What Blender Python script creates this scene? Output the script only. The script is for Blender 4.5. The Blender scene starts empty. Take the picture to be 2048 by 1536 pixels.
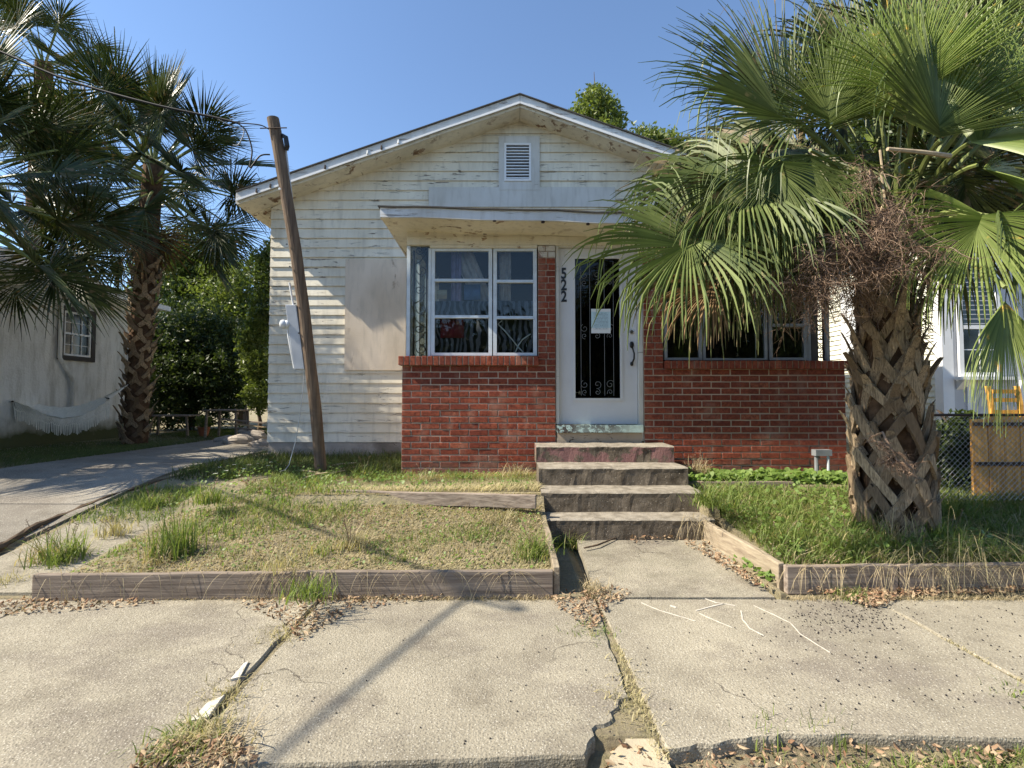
import bpy, bmesh, math, random
import numpy as np
from mathutils import Vector, Matrix, noise
R = random.Random(7)
NR = np.random.RandomState(5)
SC = bpy.context.scene
COL = SC.collection
V = Vector
# ------------------------------------------------------------------ camera, sky, sun
F = 950.0
PITCH = math.radians(1.93)
ZC = 1.25
cam = bpy.data.objects.new("camera", bpy.data.cameras.new("camera"))
COL.objects.link(cam)
cam.data.sensor_width = 36.0
cam.data.lens = 36.0 * F / 2048
cam.data.clip_start = 0.05
cam.data.clip_end = 2000
cam.location = (0, 0, ZC)
cam.rotation_euler = (math.radians(90) + PITCH, 0, 0)
SC.camera = cam
LDIR = V((1.0, 0.185, -0.97)).normalized()          # the way the sunlight travels
SUN_EL = math.asin(-LDIR.z)
SUN_AZ = math.atan2(-LDIR.x, -LDIR.y)               # clockwise from +Y
w = bpy.data.worlds.new("World")
SC.world = w
w.use_nodes = True
wn = w.node_tree
sky = wn.nodes.new("ShaderNodeTexSky")
sky.sky_type = 'NISHITA'
sky.sun_disc = False
sky.sun_elevation = SUN_EL
sky.sun_rotation = SUN_AZ % (2 * math.pi)
sky.altitude = 0
sky.air_density = 1.0
sky.dust_density = 0.1
sky.ozone_density = 3.4
wn.links.new(sky.outputs[0], wn.nodes["Background"].inputs[0])
wn.nodes["Background"].inputs[1].default_value = 0.118
sl = bpy.data.lights.new("sun", 'SUN')
sl.energy = 5.0
sl.angle = math.radians(0.53)
sl.color = (1.0, 0.91, 0.75)
sun = bpy.data.objects.new("sun", sl)
COL.objects.link(sun)
sun.rotation_euler = LDIR.to_track_quat('-Z', 'Y').to_euler()
sun.location = (-20, -3, 20)
SC.view_settings.view_transform = 'Standard'
SC.view_settings.look = 'None'
SC.view_settings.exposure = 1.0
SC.view_settings.gamma = 1.0
SC.view_settings.use_curve_mapping = False
SC.cycles.max_bounces = 6
SC.cycles.transparent_max_bounces = 16


# ------------------------------------------------------------------ photo pixel -> place
def ray(px, py):
    u = (px - 1024) / F
    v = (768 - py) / F
    return V((u, math.cos(PITCH) - v * math.sin(PITCH), math.sin(PITCH) + v * math.cos(PITCH)))


def P(px, py, Y):
    r = ray(px, py)
    r = r * (Y / r.y)
    return V((r.x, Y, ZC + r.z))


def G(px, py, z):
    r = ray(px, py)
    r = r * ((z - ZC) / r.z)
    return V((r.x, r.y, z))


def fx(px, Y): return P(px, 800, Y).x
def fz(py, Y): return P(1024, py, Y).z


# ------------------------------------------------------------------ mesh helpers
class MB:
    def __init__(s):
        s.v = []
        s.f = []

    def add(s, vs, fs):
        o = len(s.v)
        s.v.extend([tuple(p) for p in vs])
        s.f.extend([tuple(i + o for i in q) for q in fs])
        return s

    def hexa(s, p):
        return s.add(p, [(0, 3, 2, 1), (4, 5, 6, 7), (0, 1, 5, 4), (1, 2, 6, 5), (2, 3, 7, 6), (3, 0, 4, 7)])

    def box(s, x0, x1, y0, y1, z0, z1):
        return s.hexa([(x0, y0, z0), (x1, y0, z0), (x1, y1, z0), (x0, y1, z0),
                       (x0, y0, z1), (x1, y0, z1), (x1, y1, z1), (x0, y1, z1)])

    def tube(s, pts, rad, n=6, cap=True):
        pts = [V(p) for p in pts]
        if not hasattr(rad, '__len__'):
            rad = [rad] * len(pts)
        o = len(s.v)
        up = None
        for i, p in enumerate(pts):
            t = (pts[min(i + 1, len(pts) - 1)] - pts[max(i - 1, 0)])
            if t.length < 1e-9: t = V((0, 0, 1))
            t.normalize()
            if up is None:
                up = V((0, 0, 1)) if abs(t.z) < 0.9 else V((0, 1, 0))
            a = t.cross(up)
            if a.length < 1e-6: a = t.cross(V((1, 0, 0)))
            a.normalize()
            b = a.cross(t).normalized()
            up = b
            for k in range(n):
                q = 2 * math.pi * k / n
                s.v.append(tuple(p + (a * math.cos(q) + b * math.sin(q)) * rad[i]))
        for i in range(len(pts) - 1):
            for k in range(n):
                k2 = (k + 1) % n
                s.f.append((o + i * n + k, o + i * n + k2, o + (i + 1) * n + k2, o + (i + 1) * n + k))
        if cap:
            s.f.append(tuple(o + k for k in range(n)))
            s.f.append(tuple(o + (len(pts) - 1) * n + k for k in reversed(range(n))))
        return s

    def loft(s, cs, ws, ts, cap=True):
        """rectangular section: centre, half-width vector, half-thickness vector"""
        o = len(s.v)
        for c, a, b in zip(cs, ws, ts):
            c, a, b = V(c), V(a), V(b)
            s.v.extend([tuple(c - a - b), tuple(c + a - b), tuple(c + a + b), tuple(c - a + b)])
        for i in range(len(cs) - 1):
            for k in range(4):
                k2 = (k + 1) % 4
                s.f.append((o + 4 * i + k, o + 4 * i + k2, o + 4 * i + 4 + k2, o + 4 * i + 4 + k))
        if cap:
            s.f.append((o, o + 1, o + 2, o + 3))
            e = o + 4 * (len(cs) - 1)
            s.f.append((e + 3, e + 2, e + 1, e))
        return s

    def prism(s, pts, z0, z1):
        """xy outline extruded in z (z0/z1 may be functions)"""
        n = len(pts)
        g = lambda z, p: z(p[0], p[1]) if callable(z) else z
        vs = [(p[0], p[1], g(z0, p)) for p in pts] + [(p[0], p[1], g(z1, p)) for p in pts]
        fs = [tuple(range(n, 2 * n)), tuple(reversed(range(n)))]
        fs += [(i, (i + 1) % n, n + (i + 1) % n, n + i) for i in range(n)]
        return s.add(vs, fs)

    def sphere(s, c, r, n=8, m=6):
        c = V(c)
        if not hasattr(r, '__len__'): r = (r, r, r)
        o = len(s.v)
        for i in range(m + 1):
            ph = math.pi * i / m
            for k in range(n):
                th = 2 * math.pi * k / n
                s.v.append((c.x + r[0] * math.sin(ph) * math.cos(th), c.y + r[1] * math.sin(ph) * math.sin(th), c.z + r[2] * math.cos(ph)))
        for i in range(m):
            for k in range(n):
                s.f.append((o + i * n + k, o + (i + 1) * n + k, o + (i + 1) * n + (k + 1) % n, o + i * n + (k + 1) % n))
        return s

    def mesh(s, name, mat=None, smooth=False, fix=True):
        me = bpy.data.meshes.new(name)
        me.from_pydata(s.v, [], s.f)
        if fix:
            b = bmesh.new()
            b.from_mesh(me)
            bmesh.ops.recalc_face_normals(b, faces=b.faces)
            b.to_mesh(me)
            b.free()
        if mat: me.materials.append(mat)
        if smooth: me.polygons.foreach_set("use_smooth", [True] * len(me.polygons))
        me.update()
        return me

    def build(s, name, mat=None, parent=None, smooth=False, fix=True, **k):
        return link(name, s.mesh(name, mat, smooth, fix), parent, **k)


def link(name, me, parent=None, label=None, cat=None, group=None, kind=None, loc=None):
    o = bpy.data.objects.new(name, me)
    COL.objects.link(o)
    if parent: o.parent = parent
    if loc is not None: o.location = loc
    if label: o['label'] = label
    if cat: o['category'] = cat
    if group: o['group'] = group
    if kind: o['kind'] = kind
    return o


def thing(name, label, cat, loc=(0, 0, 0), group=None):
    return link(name, None, None, label, cat, group, None, loc)


def bx(name, mat, parent, x0, x1, y0, y1, z0, z1, **k):
    return MB().box(x0, x1, y0, y1, z0, z1).build(name, mat, parent, **k)


def cbox(name, lx, ly, lz, c, mat, jit=0.0, seg=1):
    """chamfered box mesh centred at the origin"""
    b = bmesh.new()
    bmesh.ops.create_cube(b, size=1)
    for v_ in b.verts: v_.co = V((v_.co.x * lx, v_.co.y * ly, v_.co.z * lz))
    bmesh.ops.bevel(b, geom=b.edges[:], offset=c, segments=seg, affect='EDGES')
    if jit:
        for v_ in b.verts: v_.co += V((R.uniform(-jit, jit), R.uniform(-jit, jit), R.uniform(-jit, jit)))
    me = bpy.data.meshes.new(name)
    b.to_mesh(me)
    b.free()
    me.materials.append(mat)
    return me


def stone(me_v, amp, sc):
    for i, p in enumerate(me_v):
        n_ = noise.noise_vector(V(p) * sc)
        me_v[i] = tuple(V(p) + n_ * amp)


# ------------------------------------------------------------------ materials
class NT:
    def __init__(s, name):
        s.m = bpy.data.materials.new(name)
        s.m.use_nodes = True
        s.t = s.m.node_tree
        s.b = s.t.nodes["Principled BSDF"]
        s.geo = s.t.nodes.new("ShaderNodeNewGeometry")
        s.tc = s.t.nodes.new("ShaderNodeTexCoord")

    def n(s, t, **k):
        nd = s.t.nodes.new(t)
        for a, v_ in k.items():
            if a.startswith('i_'):
                key = a[2:].replace('_', ' ')
                nd.inputs[key].default_value = v_
            else:
                setattr(nd, a, v_)
        return nd

    def l(s, a, b): s.t.links.new(a, b)

    def co(s, scale, src='pos', rot=(0, 0, 0)):
        mp = s.n("ShaderNodeMapping")
        if not hasattr(scale, '__len__'): scale = (scale,) * 3
        mp.inputs['Scale'].default_value = scale
        mp.inputs['Rotation'].default_value = rot
        s.l(s.geo.outputs['Position'] if src == 'pos' else s.tc.outputs['Object'], mp.inputs[0])
        return mp.outputs[0]

    def noise(s, scale, detail=4, rough=.55, src='pos', dist=0, rot=(0, 0, 0)):
        nd = s.n("ShaderNodeTexNoise")
        nd.inputs['Scale'].default_value = 1
        nd.inputs['Detail'].default_value = detail
        nd.inputs['Roughness'].default_value = rough
        nd.inputs['Distortion'].default_value = dist
        s.l(s.co(scale, src, rot), nd.inputs['Vector'])
        return nd.outputs['Fac']

    def voro(s, scale, feature='F1', out='Distance', src='pos'):
        nd = s.n("ShaderNodeTexVoronoi", feature=feature)
        nd.inputs['Scale'].default_value = 1
        s.l(s.co(scale, src), nd.inputs['Vector'])
        return nd.outputs[out]

    def ramp(s, fac, lo, hi, inv=False):
        nd = s.n("ShaderNodeMapRange")
        nd.inputs['From Min'].default_value = lo
        nd.inputs['From Max'].default_value = hi
        if inv:
            nd.inputs['To Min'].default_value = 1
            nd.inputs['To Max'].default_value = 0
        s.l(fac, nd.inputs['Value'])
        return nd.outputs[0]

    def mix(s, fac, a, b, mode='MIX'):
        nd = s.n("ShaderNodeMix", data_type='RGBA', blend_type=mode)
        for val, i in ((fac, 0), (a, 6), (b, 7)):
            if isinstance(val, (int, float)): nd.inputs[i].default_value = val
            elif isinstance(val, tuple): nd.inputs[i].default_value = (*val, 1)
            else: s.l(val, nd.inputs[i])
        return nd.outputs[2]

    def math(s, op, a, b=0.0):
        nd = s.n("ShaderNodeMath", operation=op)
        for val, i in ((a, 0), (b, 1)):
            if isinstance(val, (int, float)): nd.inputs[i].default_value = val
            else: s.l(val, nd.inputs[i])
        return nd.outputs[0]

    def rnd(s, amt, col):
        """value variation per object"""
        oi = s.n("ShaderNodeObjectInfo")
        hs = s.n("ShaderNodeHueSaturation")
        mr = s.n("ShaderNodeMapRange")
        mr.inputs['To Min'].default_value = 1 - amt
        mr.inputs['To Max'].default_value = 1 + amt
        s.l(oi.outputs['Random'], mr.inputs['Value'])
        s.l(mr.outputs[0], hs.inputs['Value'])
        if isinstance(col, tuple): hs.inputs['Color'].default_value = (*col, 1)
        else: s.l(col, hs.inputs['Color'])
        return hs.outputs[0]

    def bump(s, h, strength=.4, dist=.01, prev=None):
        nd = s.n("ShaderNodeBump")
        nd.inputs['Strength'].default_value = strength
        nd.inputs['Distance'].default_value = dist
        s.l(h, nd.inputs['Height'])
        if prev is not None: s.l(prev, nd.inputs['Normal'])
        return nd.outputs[0]

    def done(s, col, rough=.8, nrm=None, spec=.3, metal=0, trans=0.0):
        b = s.b
        if isinstance(col, tuple): b.inputs['Base Color'].default_value = (*col, 1)
        else: s.l(col, b.inputs['Base Color'])
        if isinstance(rough, (int, float)): b.inputs['Roughness'].default_value = rough
        else: s.l(rough, b.inputs['Roughness'])
        b.inputs['Specular IOR Level'].default_value = spec
        b.inputs['Metallic'].default_value = metal
        if nrm is not None: s.l(nrm, b.inputs['Normal'])
        if trans:
            tr = s.n("ShaderNodeBsdfTranslucent")
            if isinstance(col, tuple): tr.inputs[0].default_value = (*[min(1, c * 1.5) for c in col], 1)
            else:
                g = s.mix(1.0, col, (1.5, 1.55, .9), 'MULTIPLY')
                s.l(g, tr.inputs[0])
            ms = s.n("ShaderNodeMixShader")
            ms.inputs[0].default_value = trans
            s.l(b.outputs[0], ms.inputs[1])
            s.l(tr.outputs[0], ms.inputs[2])
            s.l(ms.outputs[0], s.t.nodes["Material Output"].inputs[0])
        return s.m


def m_plain(name, col, rough=.7, spec=.3, metal=0, var=.15, sc=6, bump=.15):
    t = NT(name)
    nz = t.noise(sc, 5)
    c = t.mix(t.ramp(nz, .3, .7), tuple(x * (1 - var) for x in col), tuple(min(1, x * (1 + var)) for x in col))
    return t.done(c, rough, t.bump(t.noise(sc * 8, 4), bump, .004), spec, metal)


def m_peel(name, paint, wood, amount, dirt=(.25, .22, .17), sc=(3, 3, 22), hz=None):
    """old paint with cracks and bare flakes running along the board"""
    t = NT(name)
    n1 = t.noise(sc, 8, .65, dist=.6)
    n2 = t.noise((1.1, 1.1, 1.6), 4, .6)
    lo = .66 - amount
    f = t.math('MULTIPLY', t.ramp(n1, lo, lo + .035), t.ramp(n2, .38, .6))
    tint = t.mix(t.ramp(t.noise((2.2, 2.2, 1.4), 5), .35, .7), paint, tuple(x * y for x, y in zip(paint, (.80, .78, .74))))
    tint = t.mix(t.math('MULTIPLY', t.ramp(t.noise((14, 14, 2.5), 5), .5, .75), .30), tint, dirt)
    wd = t.mix(t.ramp(t.noise((6, 6, 90), 3), .35, .65), wood, tuple(x * .55 for x in wood))
    c = t.mix(f, tint, wd)
    h = t.math('SUBTRACT', t.math('MULTIPLY', t.noise((9, 9, 70), 4), .35), t.math('MULTIPLY', f, .7))
    return t.done(c, .62, t.bump(h, .55, .006), .25)


def m_wood(name, a, b, axis=0, grain=60, rough=.85, rand=.12, knots=True):
    t = NT(name)
    sc = [grain, grain, grain]
    sc[axis] = 1.6
    g = t.noise(tuple(sc), 5, .6, dist=.35)
    c = t.mix(t.ramp(g, .32, .68), a, b)
    blot = t.noise(5, 5, .6)
    c = t.mix(t.math('MULTIPLY', t.ramp(blot, .48, .72), .45), c, tuple(x * .45 for x in a))
    sc2 = [9, 9, 9]
    sc2[axis] = 3
    if knots:
        k = t.voro(tuple(x * .45 for x in sc2))
        c = t.mix(t.ramp(k, .03, .13, True), c, tuple(x * .28 for x in a))
    c = t.rnd(rand, c)
    return t.done(c, rough, t.bump(g, .8, .006), .2)


def m_concrete(name, base, pebble=True, stain=.3, green=0.0, scale=1.0):
    t = NT(name)
    c = t.mix(t.ramp(t.noise(1.3 * scale, 7, .62), .3, .7), tuple(x * .74 for x in base), tuple(x * 1.18 for x in base))
    c = t.mix(t.math('MULTIPLY', t.ramp(t.noise(3.3, 6, .6), .5, .68), stain), c, (.12, .10, .075))
    c = t.mix(t.math('MULTIPLY', t.ramp(t.noise((.9, 1.4, 1), 8, .7), .50, .62), stain * 1.4), c, (.17, .145, .12))
    h = t.noise(55, 5, .7)
    nc = t.n("ShaderNodeTexNoise")
    nc.inputs['Scale'].default_value = 1
    nc.inputs['Detail'].default_value = 6
    t.l(t.co(2.2), nc.inputs['Vector'])
    mxv = t.n("ShaderNodeMix", data_type='VECTOR')
    mxv.inputs[0].default_value = .3
    t.l(t.co(.75), mxv.inputs[4])
    t.l(nc.outputs['Color'], mxv.inputs[5])
    vd = t.n("ShaderNodeTexVoronoi", feature='DISTANCE_TO_EDGE')
    t.l(mxv.outputs[1], vd.inputs['Vector'])
    vd.inputs['Scale'].default_value = 1.3
    crk = t.math('MULTIPLY', t.ramp(vd.outputs['Distance'], .0015, .004, True), t.ramp(t.noise(1.1, 3), .5, .56))
    c = t.mix(t.math('MULTIPLY', crk, .7), c, (.06, .05, .04))
    if pebble:
        v = t.voro(115)
        vc = t.voro(115, out='Color')
        sep = t.n("ShaderNodeSeparateColor")
        t.l(vc, sep.inputs[0])
        msk = t.math('MULTIPLY', t.ramp(v, .22, .34, True), t.ramp(sep.outputs[0], .48, .55))
        c = t.mix(t.math('MULTIPLY', msk, .65), c, (.66, .62, .52))
        msk2 = t.math('MULTIPLY', t.ramp(v, .22, .34, True), t.ramp(sep.outputs[1], .72, .78))
        c = t.mix(t.math('MULTIPLY', msk2, .9), c, (.09, .075, .06))
        v3 = t.voro(34)
        s3 = t.n("ShaderNodeSeparateColor")
        t.l(t.voro(34, out='Color'), s3.inputs[0])
        m3 = t.math('MULTIPLY', t.ramp(v3, .10, .18, True), t.ramp(s3.outputs[0], .80, .84))
        c = t.mix(t.math('MULTIPLY', m3, .5), c, (.62, .58, .50))
        c = t.mix(t.math('MULTIPLY', t.ramp(t.noise(95, 4, .75), .5, .62), .5), c, (.10, .085, .06))
        h = t.math('ADD', t.math('MULTIPLY', h, .8), t.math('MULTIPLY', v, -.5))
    if pebble: c = t.rnd(.10, c)
    if green:
        c = t.mix(t.math('MULTIPLY', t.ramp(t.noise(6, 6), .45, .65), green), c, (.05, .06, .025))
    return t.done(c, .9, t.bump(h, .8, .006), .2)


def m_leaf(name, a, b, dead=None, dead_amt=.0, rough=.5, trans=.28, spec=.4, nsc=4):
    t = NT(name)
    c = t.mix(t.geo.outputs['Random Per Island'], a, b)
    c = t.mix(t.math('MULTIPLY', t.ramp(t.noise(nsc, 3), .35, .7), .45), c, tuple(x * .5 for x in a))
    if dead:
        mr = t.ramp(t.noise(nsc * 1.7 + 3, 3), .62 - dead_amt, .70 - dead_amt)
        c = t.mix(mr, c, dead)
    return t.done(c, rough, None, spec, 0, trans)


def m_glass(name, tint=(.86, .90, .90), ior=1.5, mul=.75):
    t = NT(name)
    fr = t.n("ShaderNodeFresnel")
    fr.inputs[0].default_value = ior
    wob = t.bump(t.noise(1.7, 2), .05, .02)
    gl = t.n("ShaderNodeBsdfGlossy")
    gl.inputs['Roughness'].default_value = .02
    t.l(wob, gl.inputs['Normal'])
    tr = t.n("ShaderNodeBsdfTransparent")
    tr.inputs[0].default_value = (*tint, 1)
    ms = t.n("ShaderNodeMixShader")
    t.l(t.math('MULTIPLY', fr.outputs[0], mul), ms.inputs[0])
    t.l(tr.outputs[0], ms.inputs[1])
    t.l(gl.outputs[0], ms.inputs[2])
    t.l(ms.outputs[0], t.t.nodes["Material Output"].inputs[0])
    return t.m


def m_brick():
    t = NT("red_brick")
    oi = t.n("ShaderNodeObjectInfo")
    cr = t.n("ShaderNodeValToRGB")
    t.l(oi.outputs['Random'], cr.inputs[0])
    e = cr.color_ramp.elements
    e[0].position = 0; e[0].color = (.21, .052, .030, 1)
    e[1].position = 1; e[1].color = (.40, .125, .066, 1)
    for p, c in ((.3, (.27, .068, .036, 1)), (.6, (.33, .088, .046, 1)), (.85, (.25, .062, .036, 1))):
        x = e.new(p); x.color = c
    c = t.mix(t.ramp(t.noise(38, 5, .6), .35, .7), cr.outputs[0], (.12, .028, .018))
    c = t.mix(t.math('MULTIPLY', t.ramp(t.noise((5, 5, 3), 6), .55, .75), .5), c, (.42, .27, .20))
    c = t.mix(t.math('MULTIPLY', t.ramp(t.noise((1.6, 1.6, 1.1), 5), .55, .7), .3), c, (.085, .035, .025))
    sp = t.n("ShaderNodeSeparateXYZ")
    t.l(t.geo.outputs['Position'], sp.inputs[0])
    lowz = t.math('ADD', sp.outputs[2], t.math('MULTIPLY', t.noise(4, 5), .45))
    c = t.mix(t.math('MULTIPLY', t.ramp(lowz, .62, .85, True), .55), c, (.16, .13, .10))
    g = t.noise((22, 22, 120), 4, .6)
    return t.done(c, .85, t.bump(t.math('ADD', g, t.noise(140, 3)), .6, .004), .2)


MT = {}
MT['brick'] = m_brick()
MT['mortar'] = m_concrete("mortar", (.50, .38, .29), False, .25)
MT['white_brick'] = m_peel("painted_brick", (.60, .58, .54), (.24, .07, .05), .12, sc=(12, 12, 12))
MT['siding'] = m_peel("peeling_white_paint", (.82, .76, .62), (.26, .22, .17), .074, sc=(3.2, 3.2, 26))
MT['trim'] = m_peel("cream_trim_paint", (.76, .71, .58), (.33, .20, .11), .09, sc=(7, 7, 20))
MT['soffit'] = m_peel("cream_soffit_paint", (.80, .74, .58), (.30, .18, .10), .09, sc=(6, 6, 10))
MT['barge'] = m_peel("barge_board_paint", (.66, .67, .67), (.30, .27, .24), .08, sc=(2, 2, 14))
MT['ply'] = m_peel("plywood_patch", (.70, .60, .48), (.40, .31, .23), .04, sc=(8, 8, 2.2))
MT['flatboard'] = m_peel("smooth_board_paint", (.68, .67, .63), (.3, .26, .2), .02, sc=(4, 4, 4))
MT['shingle'] = m_concrete("dark_shingle", (.075, .07, .065), False, .2)
MT['frame'] = m_plain("pale_blue_window_frame", (.58, .64, .68), .45, .4, 0, .12, 9)
MT['dframe'] = m_plain("dark_window_frame", (.22, .23, .24), .45, .4, 0, .2, 9)
MT['door'] = m_plain("white_door_paint", (.66, .66, .66), .45, .35, 0, .06, 2, .04)
MT['casing'] = m_peel("door_casing_paint", (.66, .65, .60), (.3, .22, .16), .03)
MT['black'] = m_plain("black_metal", (.012, .012, .013), .4, .5, 0, .2)
MT['nickel'] = m_plain("dull_nickel", (.45, .44, .42), .35, .5, 1, .1)
MT['glass'] = m_glass("window_glass")
MT['dglass'] = m_glass("dark_door_glass", (.42, .44, .45))
MT['teal'] = m_peel("teal_peeling_paint", (.42, .56, .54), (.07, .05, .045), .20, sc=(22, 22, 22))
MT['riser'] = m_peel("tan_riser_paint", (.42, .35, .27), (.03, .025, .02), .06, sc=(14, 14, 22))
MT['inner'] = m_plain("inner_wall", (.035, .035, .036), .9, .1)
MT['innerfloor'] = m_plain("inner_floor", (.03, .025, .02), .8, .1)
MT['walk'] = m_concrete("pebbled_concrete", (.33, .295, .225), True, .42)
MT['walk2'] = m_concrete("path_concrete", (.34, .305, .235), True, .45, .15)
MT['drive'] = m_concrete("driveway_concrete", (.27, .245, .205), True, .45)
MT['step'] = m_concrete("step_concrete", (.40, .35, .30), False, .5, .15)
MT['sand'] = m_concrete("sandy_concrete", (.50, .43, .30), False, .3)


def m_stepface(name, paint, amt):
    t = NT(name)
    n1 = t.noise(9, 8, .7)
    base = t.mix(t.ramp(n1, .35, .65), (.075, .06, .043), (.20, .165, .125))
    base = t.mix(t.ramp(t.voro(26), .04, .16, True), base, (.38, .33, .27))
    c = t.mix(t.ramp(t.noise(6, 8, .68), .60 - amt, .66 - amt), base, paint)
    sep = t.n("ShaderNodeSeparateXYZ")
    t.l(t.geo.outputs['Normal'], sep.inputs[0])
    top = t.mix(t.ramp(t.noise(11, 7), .35, .7), (.19, .165, .13), (.37, .33, .27))
    c = t.mix(t.ramp(sep.outputs[2], .6, .8), c, top)
    return t.done(c, .9, t.bump(t.noise(45, 6, .7), .7, .01), .2)


MT['step_red'] = m_stepface("worn_maroon_step", (.24, .13, .12), .13)
MT['step_dark'] = m_stepface("stained_step", (.13, .11, .085), .05)
MT['timber'] = m_wood("weathered_timber", (.34, .28, .225), (.155, .12, .095), 0, 45, rand=.18)
MT['timber_y'] = m_wood("weathered_timber_side", (.42, .35, .25), (.22, .17, .12), 1, 45)
MT['polewood'] = m_wood("old_pole_wood", (.20, .145, .10), (.09, .062, .045), 2, 40)
MT['fencewood'] = m_wood("orange_fence_wood", (.88, .50, .16), (.55, .26, .07), 2, 30, rand=.15)
MT['stalk'] = m_wood("dry_stalk", (.60, .48, .30), (.36, .26, .15), 0, 40, knots=False)
MT['log'] = m_wood("rotting_log", (.16, .11, .07), (.06, .042, .03), 1, 30, knots=False)
MT['chair'] = m_wood("yellow_chair_paint", (.75, .42, .10), (.55, .28, .05), 2, 20, knots=False)
MT['galv'] = m_plain("galvanised_wire", (.42, .42, .42), .45, .5, .6, .2)
MT['rust'] = m_plain("rusty_iron", (.045, .03, .025), .7, .3, .2, .3)
MT['stucco'] = None
MT['wire'] = m_plain("black_cable", (.012, .012, .013), .6, .3)
MT['meter'] = m_plain("meter_grey", (.50, .52, .55), .5, .4, 0, .1)
MT['meterglass'] = m_plain("meter_glass", (.62, .64, .66), .2, .6)
MT['white'] = m_plain("white_plastic", (.78, .78, .76), .5, .3, 0, .05)
MT['frond'] = m_leaf("palm_frond_green", (.095, .135, .036), (.25, .30, .10), (.40, .33, .15), -.04, .42, .36, .4)
MT['frondback'] = m_leaf("old_palm_frond", (.055, .072, .024), (.15, .17, .055), (.24, .18, .10), .08, .5, .2, .3)
MT['frondyoung'] = m_leaf("yellow_green_frond", (.20, .27, .065), (.34, .40, .13), (.60, .42, .10), -.03, .4, .4, .45)
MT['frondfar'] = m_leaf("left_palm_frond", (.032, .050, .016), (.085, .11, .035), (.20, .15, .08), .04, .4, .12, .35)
MT['fronddead'] = m_leaf("dead_palm_frond", (.22, .14, .075), (.34, .22, .12), None, 0, .8, .15, .1)
MT['petiole'] = m_plain("petiole_green", (.17, .20, .06), .45, .4, 0, .3, 10)
MT['boot'] = None
MT['trunk'] = m_plain("fibrous_trunk", (.10, .062, .038), .95, .1, 0, .45, 14, 1.0)
MT['twig'] = m_leaf("dry_fruit_stalk", (.11, .065, .042), (.40, .29, .21), None, 0, .85, 0, .1)
MT['twigpale'] = m_plain("pale_fruit_stalk", (.46, .36, .24), .8, .2, 0, .25, 14)
MT['leaf_tree'] = m_leaf("tree_leaf", (.055, .085, .018), (.12, .16, .035), None, 0, .45, .3, .35, 1.2)
MT['leaf_bright'] = m_leaf("bright_tree_leaf", (.10, .14, .03), (.20, .24, .06), None, 0, .45, .35, .35, 1.2)
MT['leaf_dark'] = m_leaf("dark_bush_leaf", (.035, .055, .015), (.08, .11, .028), None, 0, .45, .25, .3, 1.0)
MT['bark'] = m_wood("tree_bark", (.16, .12, .09), (.07, .05, .04), 2, 20, knots=False)
MT['grass_dry'] = m_leaf("dry_grass", (.50, .43, .26), (.36, .32, .17), None, 0, .7, .3, .2, 3)
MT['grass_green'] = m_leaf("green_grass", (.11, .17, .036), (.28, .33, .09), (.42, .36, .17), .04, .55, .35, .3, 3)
MT['grass_shade'] = m_leaf("shaded_grass", (.07, .10, .025), (.13, .16, .05), (.22, .17, .09), .0, .6, .3, .25, 2)  # darker copy of the green grass, shade put into its colour
MT['straw'] = m_leaf("straw_blades", (.52, .43, .27), (.34, .27, .17), None, 0, .7, .25, .2, 5)
MT['clover'] = m_leaf("broad_weed_leaf", (.13, .22, .04), (.22, .30, .08), None, 0, .5, .35, .35, 5)
MT['litter'] = m_leaf("dead_leaf_litter", (.24, .13, .075), (.56, .43, .28), (.10, .07, .045), .06, .8, .1, .15, 12)
MT['flower'] = m_plain("white_petal", (.80, .78, .66), .6, .3, 0, .05)
MT['yflower'] = m_plain("yellow_petal", (.72, .50, .05), .6, .3, 0, .1)
MT['berry'] = m_plain("dark_palm_berry", (.018, .015, .018), .5, .4)
MT['chalk'] = m_plain("white_scuff", (.55, .51, .44), .9, .1, 0, .2, 30)
MT['fabric'] = m_plain("hammock_cotton", (.85, .83, .74), .9, .1, 0, .1, 30)
MT['terracotta'] = m_plain("terracotta", (.38, .14, .07), .8, .2)
MT['asphalt'] = m_concrete("asphalt", (.06, .058, .055), True, .2)


def m_stucco():
    t = NT("grey_stucco")
    c = t.mix(t.ramp(t.noise(1.6, 6), .3, .7), (.74, .74, .71), (.85, .84, .80))
    c = t.mix(t.math('MULTIPLY', t.ramp(t.noise((6, 6, 1.2), 6, .65), .46, .66), .55), c, (.36, .34, .28))
    sep = t.n("ShaderNodeSeparateXYZ")
    t.l(t.geo.outputs['Position'], sep.inputs[0])
    low = t.math('ADD', sep.outputs[2], t.math('MULTIPLY', t.noise(3, 5), .5))
    c = t.mix(t.ramp(low, .85, 1.15, True), c, (.10, .11, .055))
    return t.done(c, .95, t.bump(t.noise((30, 30, 22), 6, .6), .9, .02), .1)


def m_boot():
    t = NT("palm_boot")
    oi = t.n("ShaderNodeObjectInfo")
    c = t.mix(oi.outputs['Random'], (.19, .135, .085), (.52, .40, .26))
    c = t.mix(t.ramp(t.noise((75, 75, 9), 4, dist=1.5), .4, .7), c, (.10, .07, .045))
    c = t.mix(t.math('MULTIPLY', t.ramp(t.noise(7, 5), .5, .72), .45), c, (.13, .10, .07))
    return t.done(c, .8, t.bump(t.noise((90, 90, 12), 4, dist=1.5), .7, .006), .15)


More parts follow.
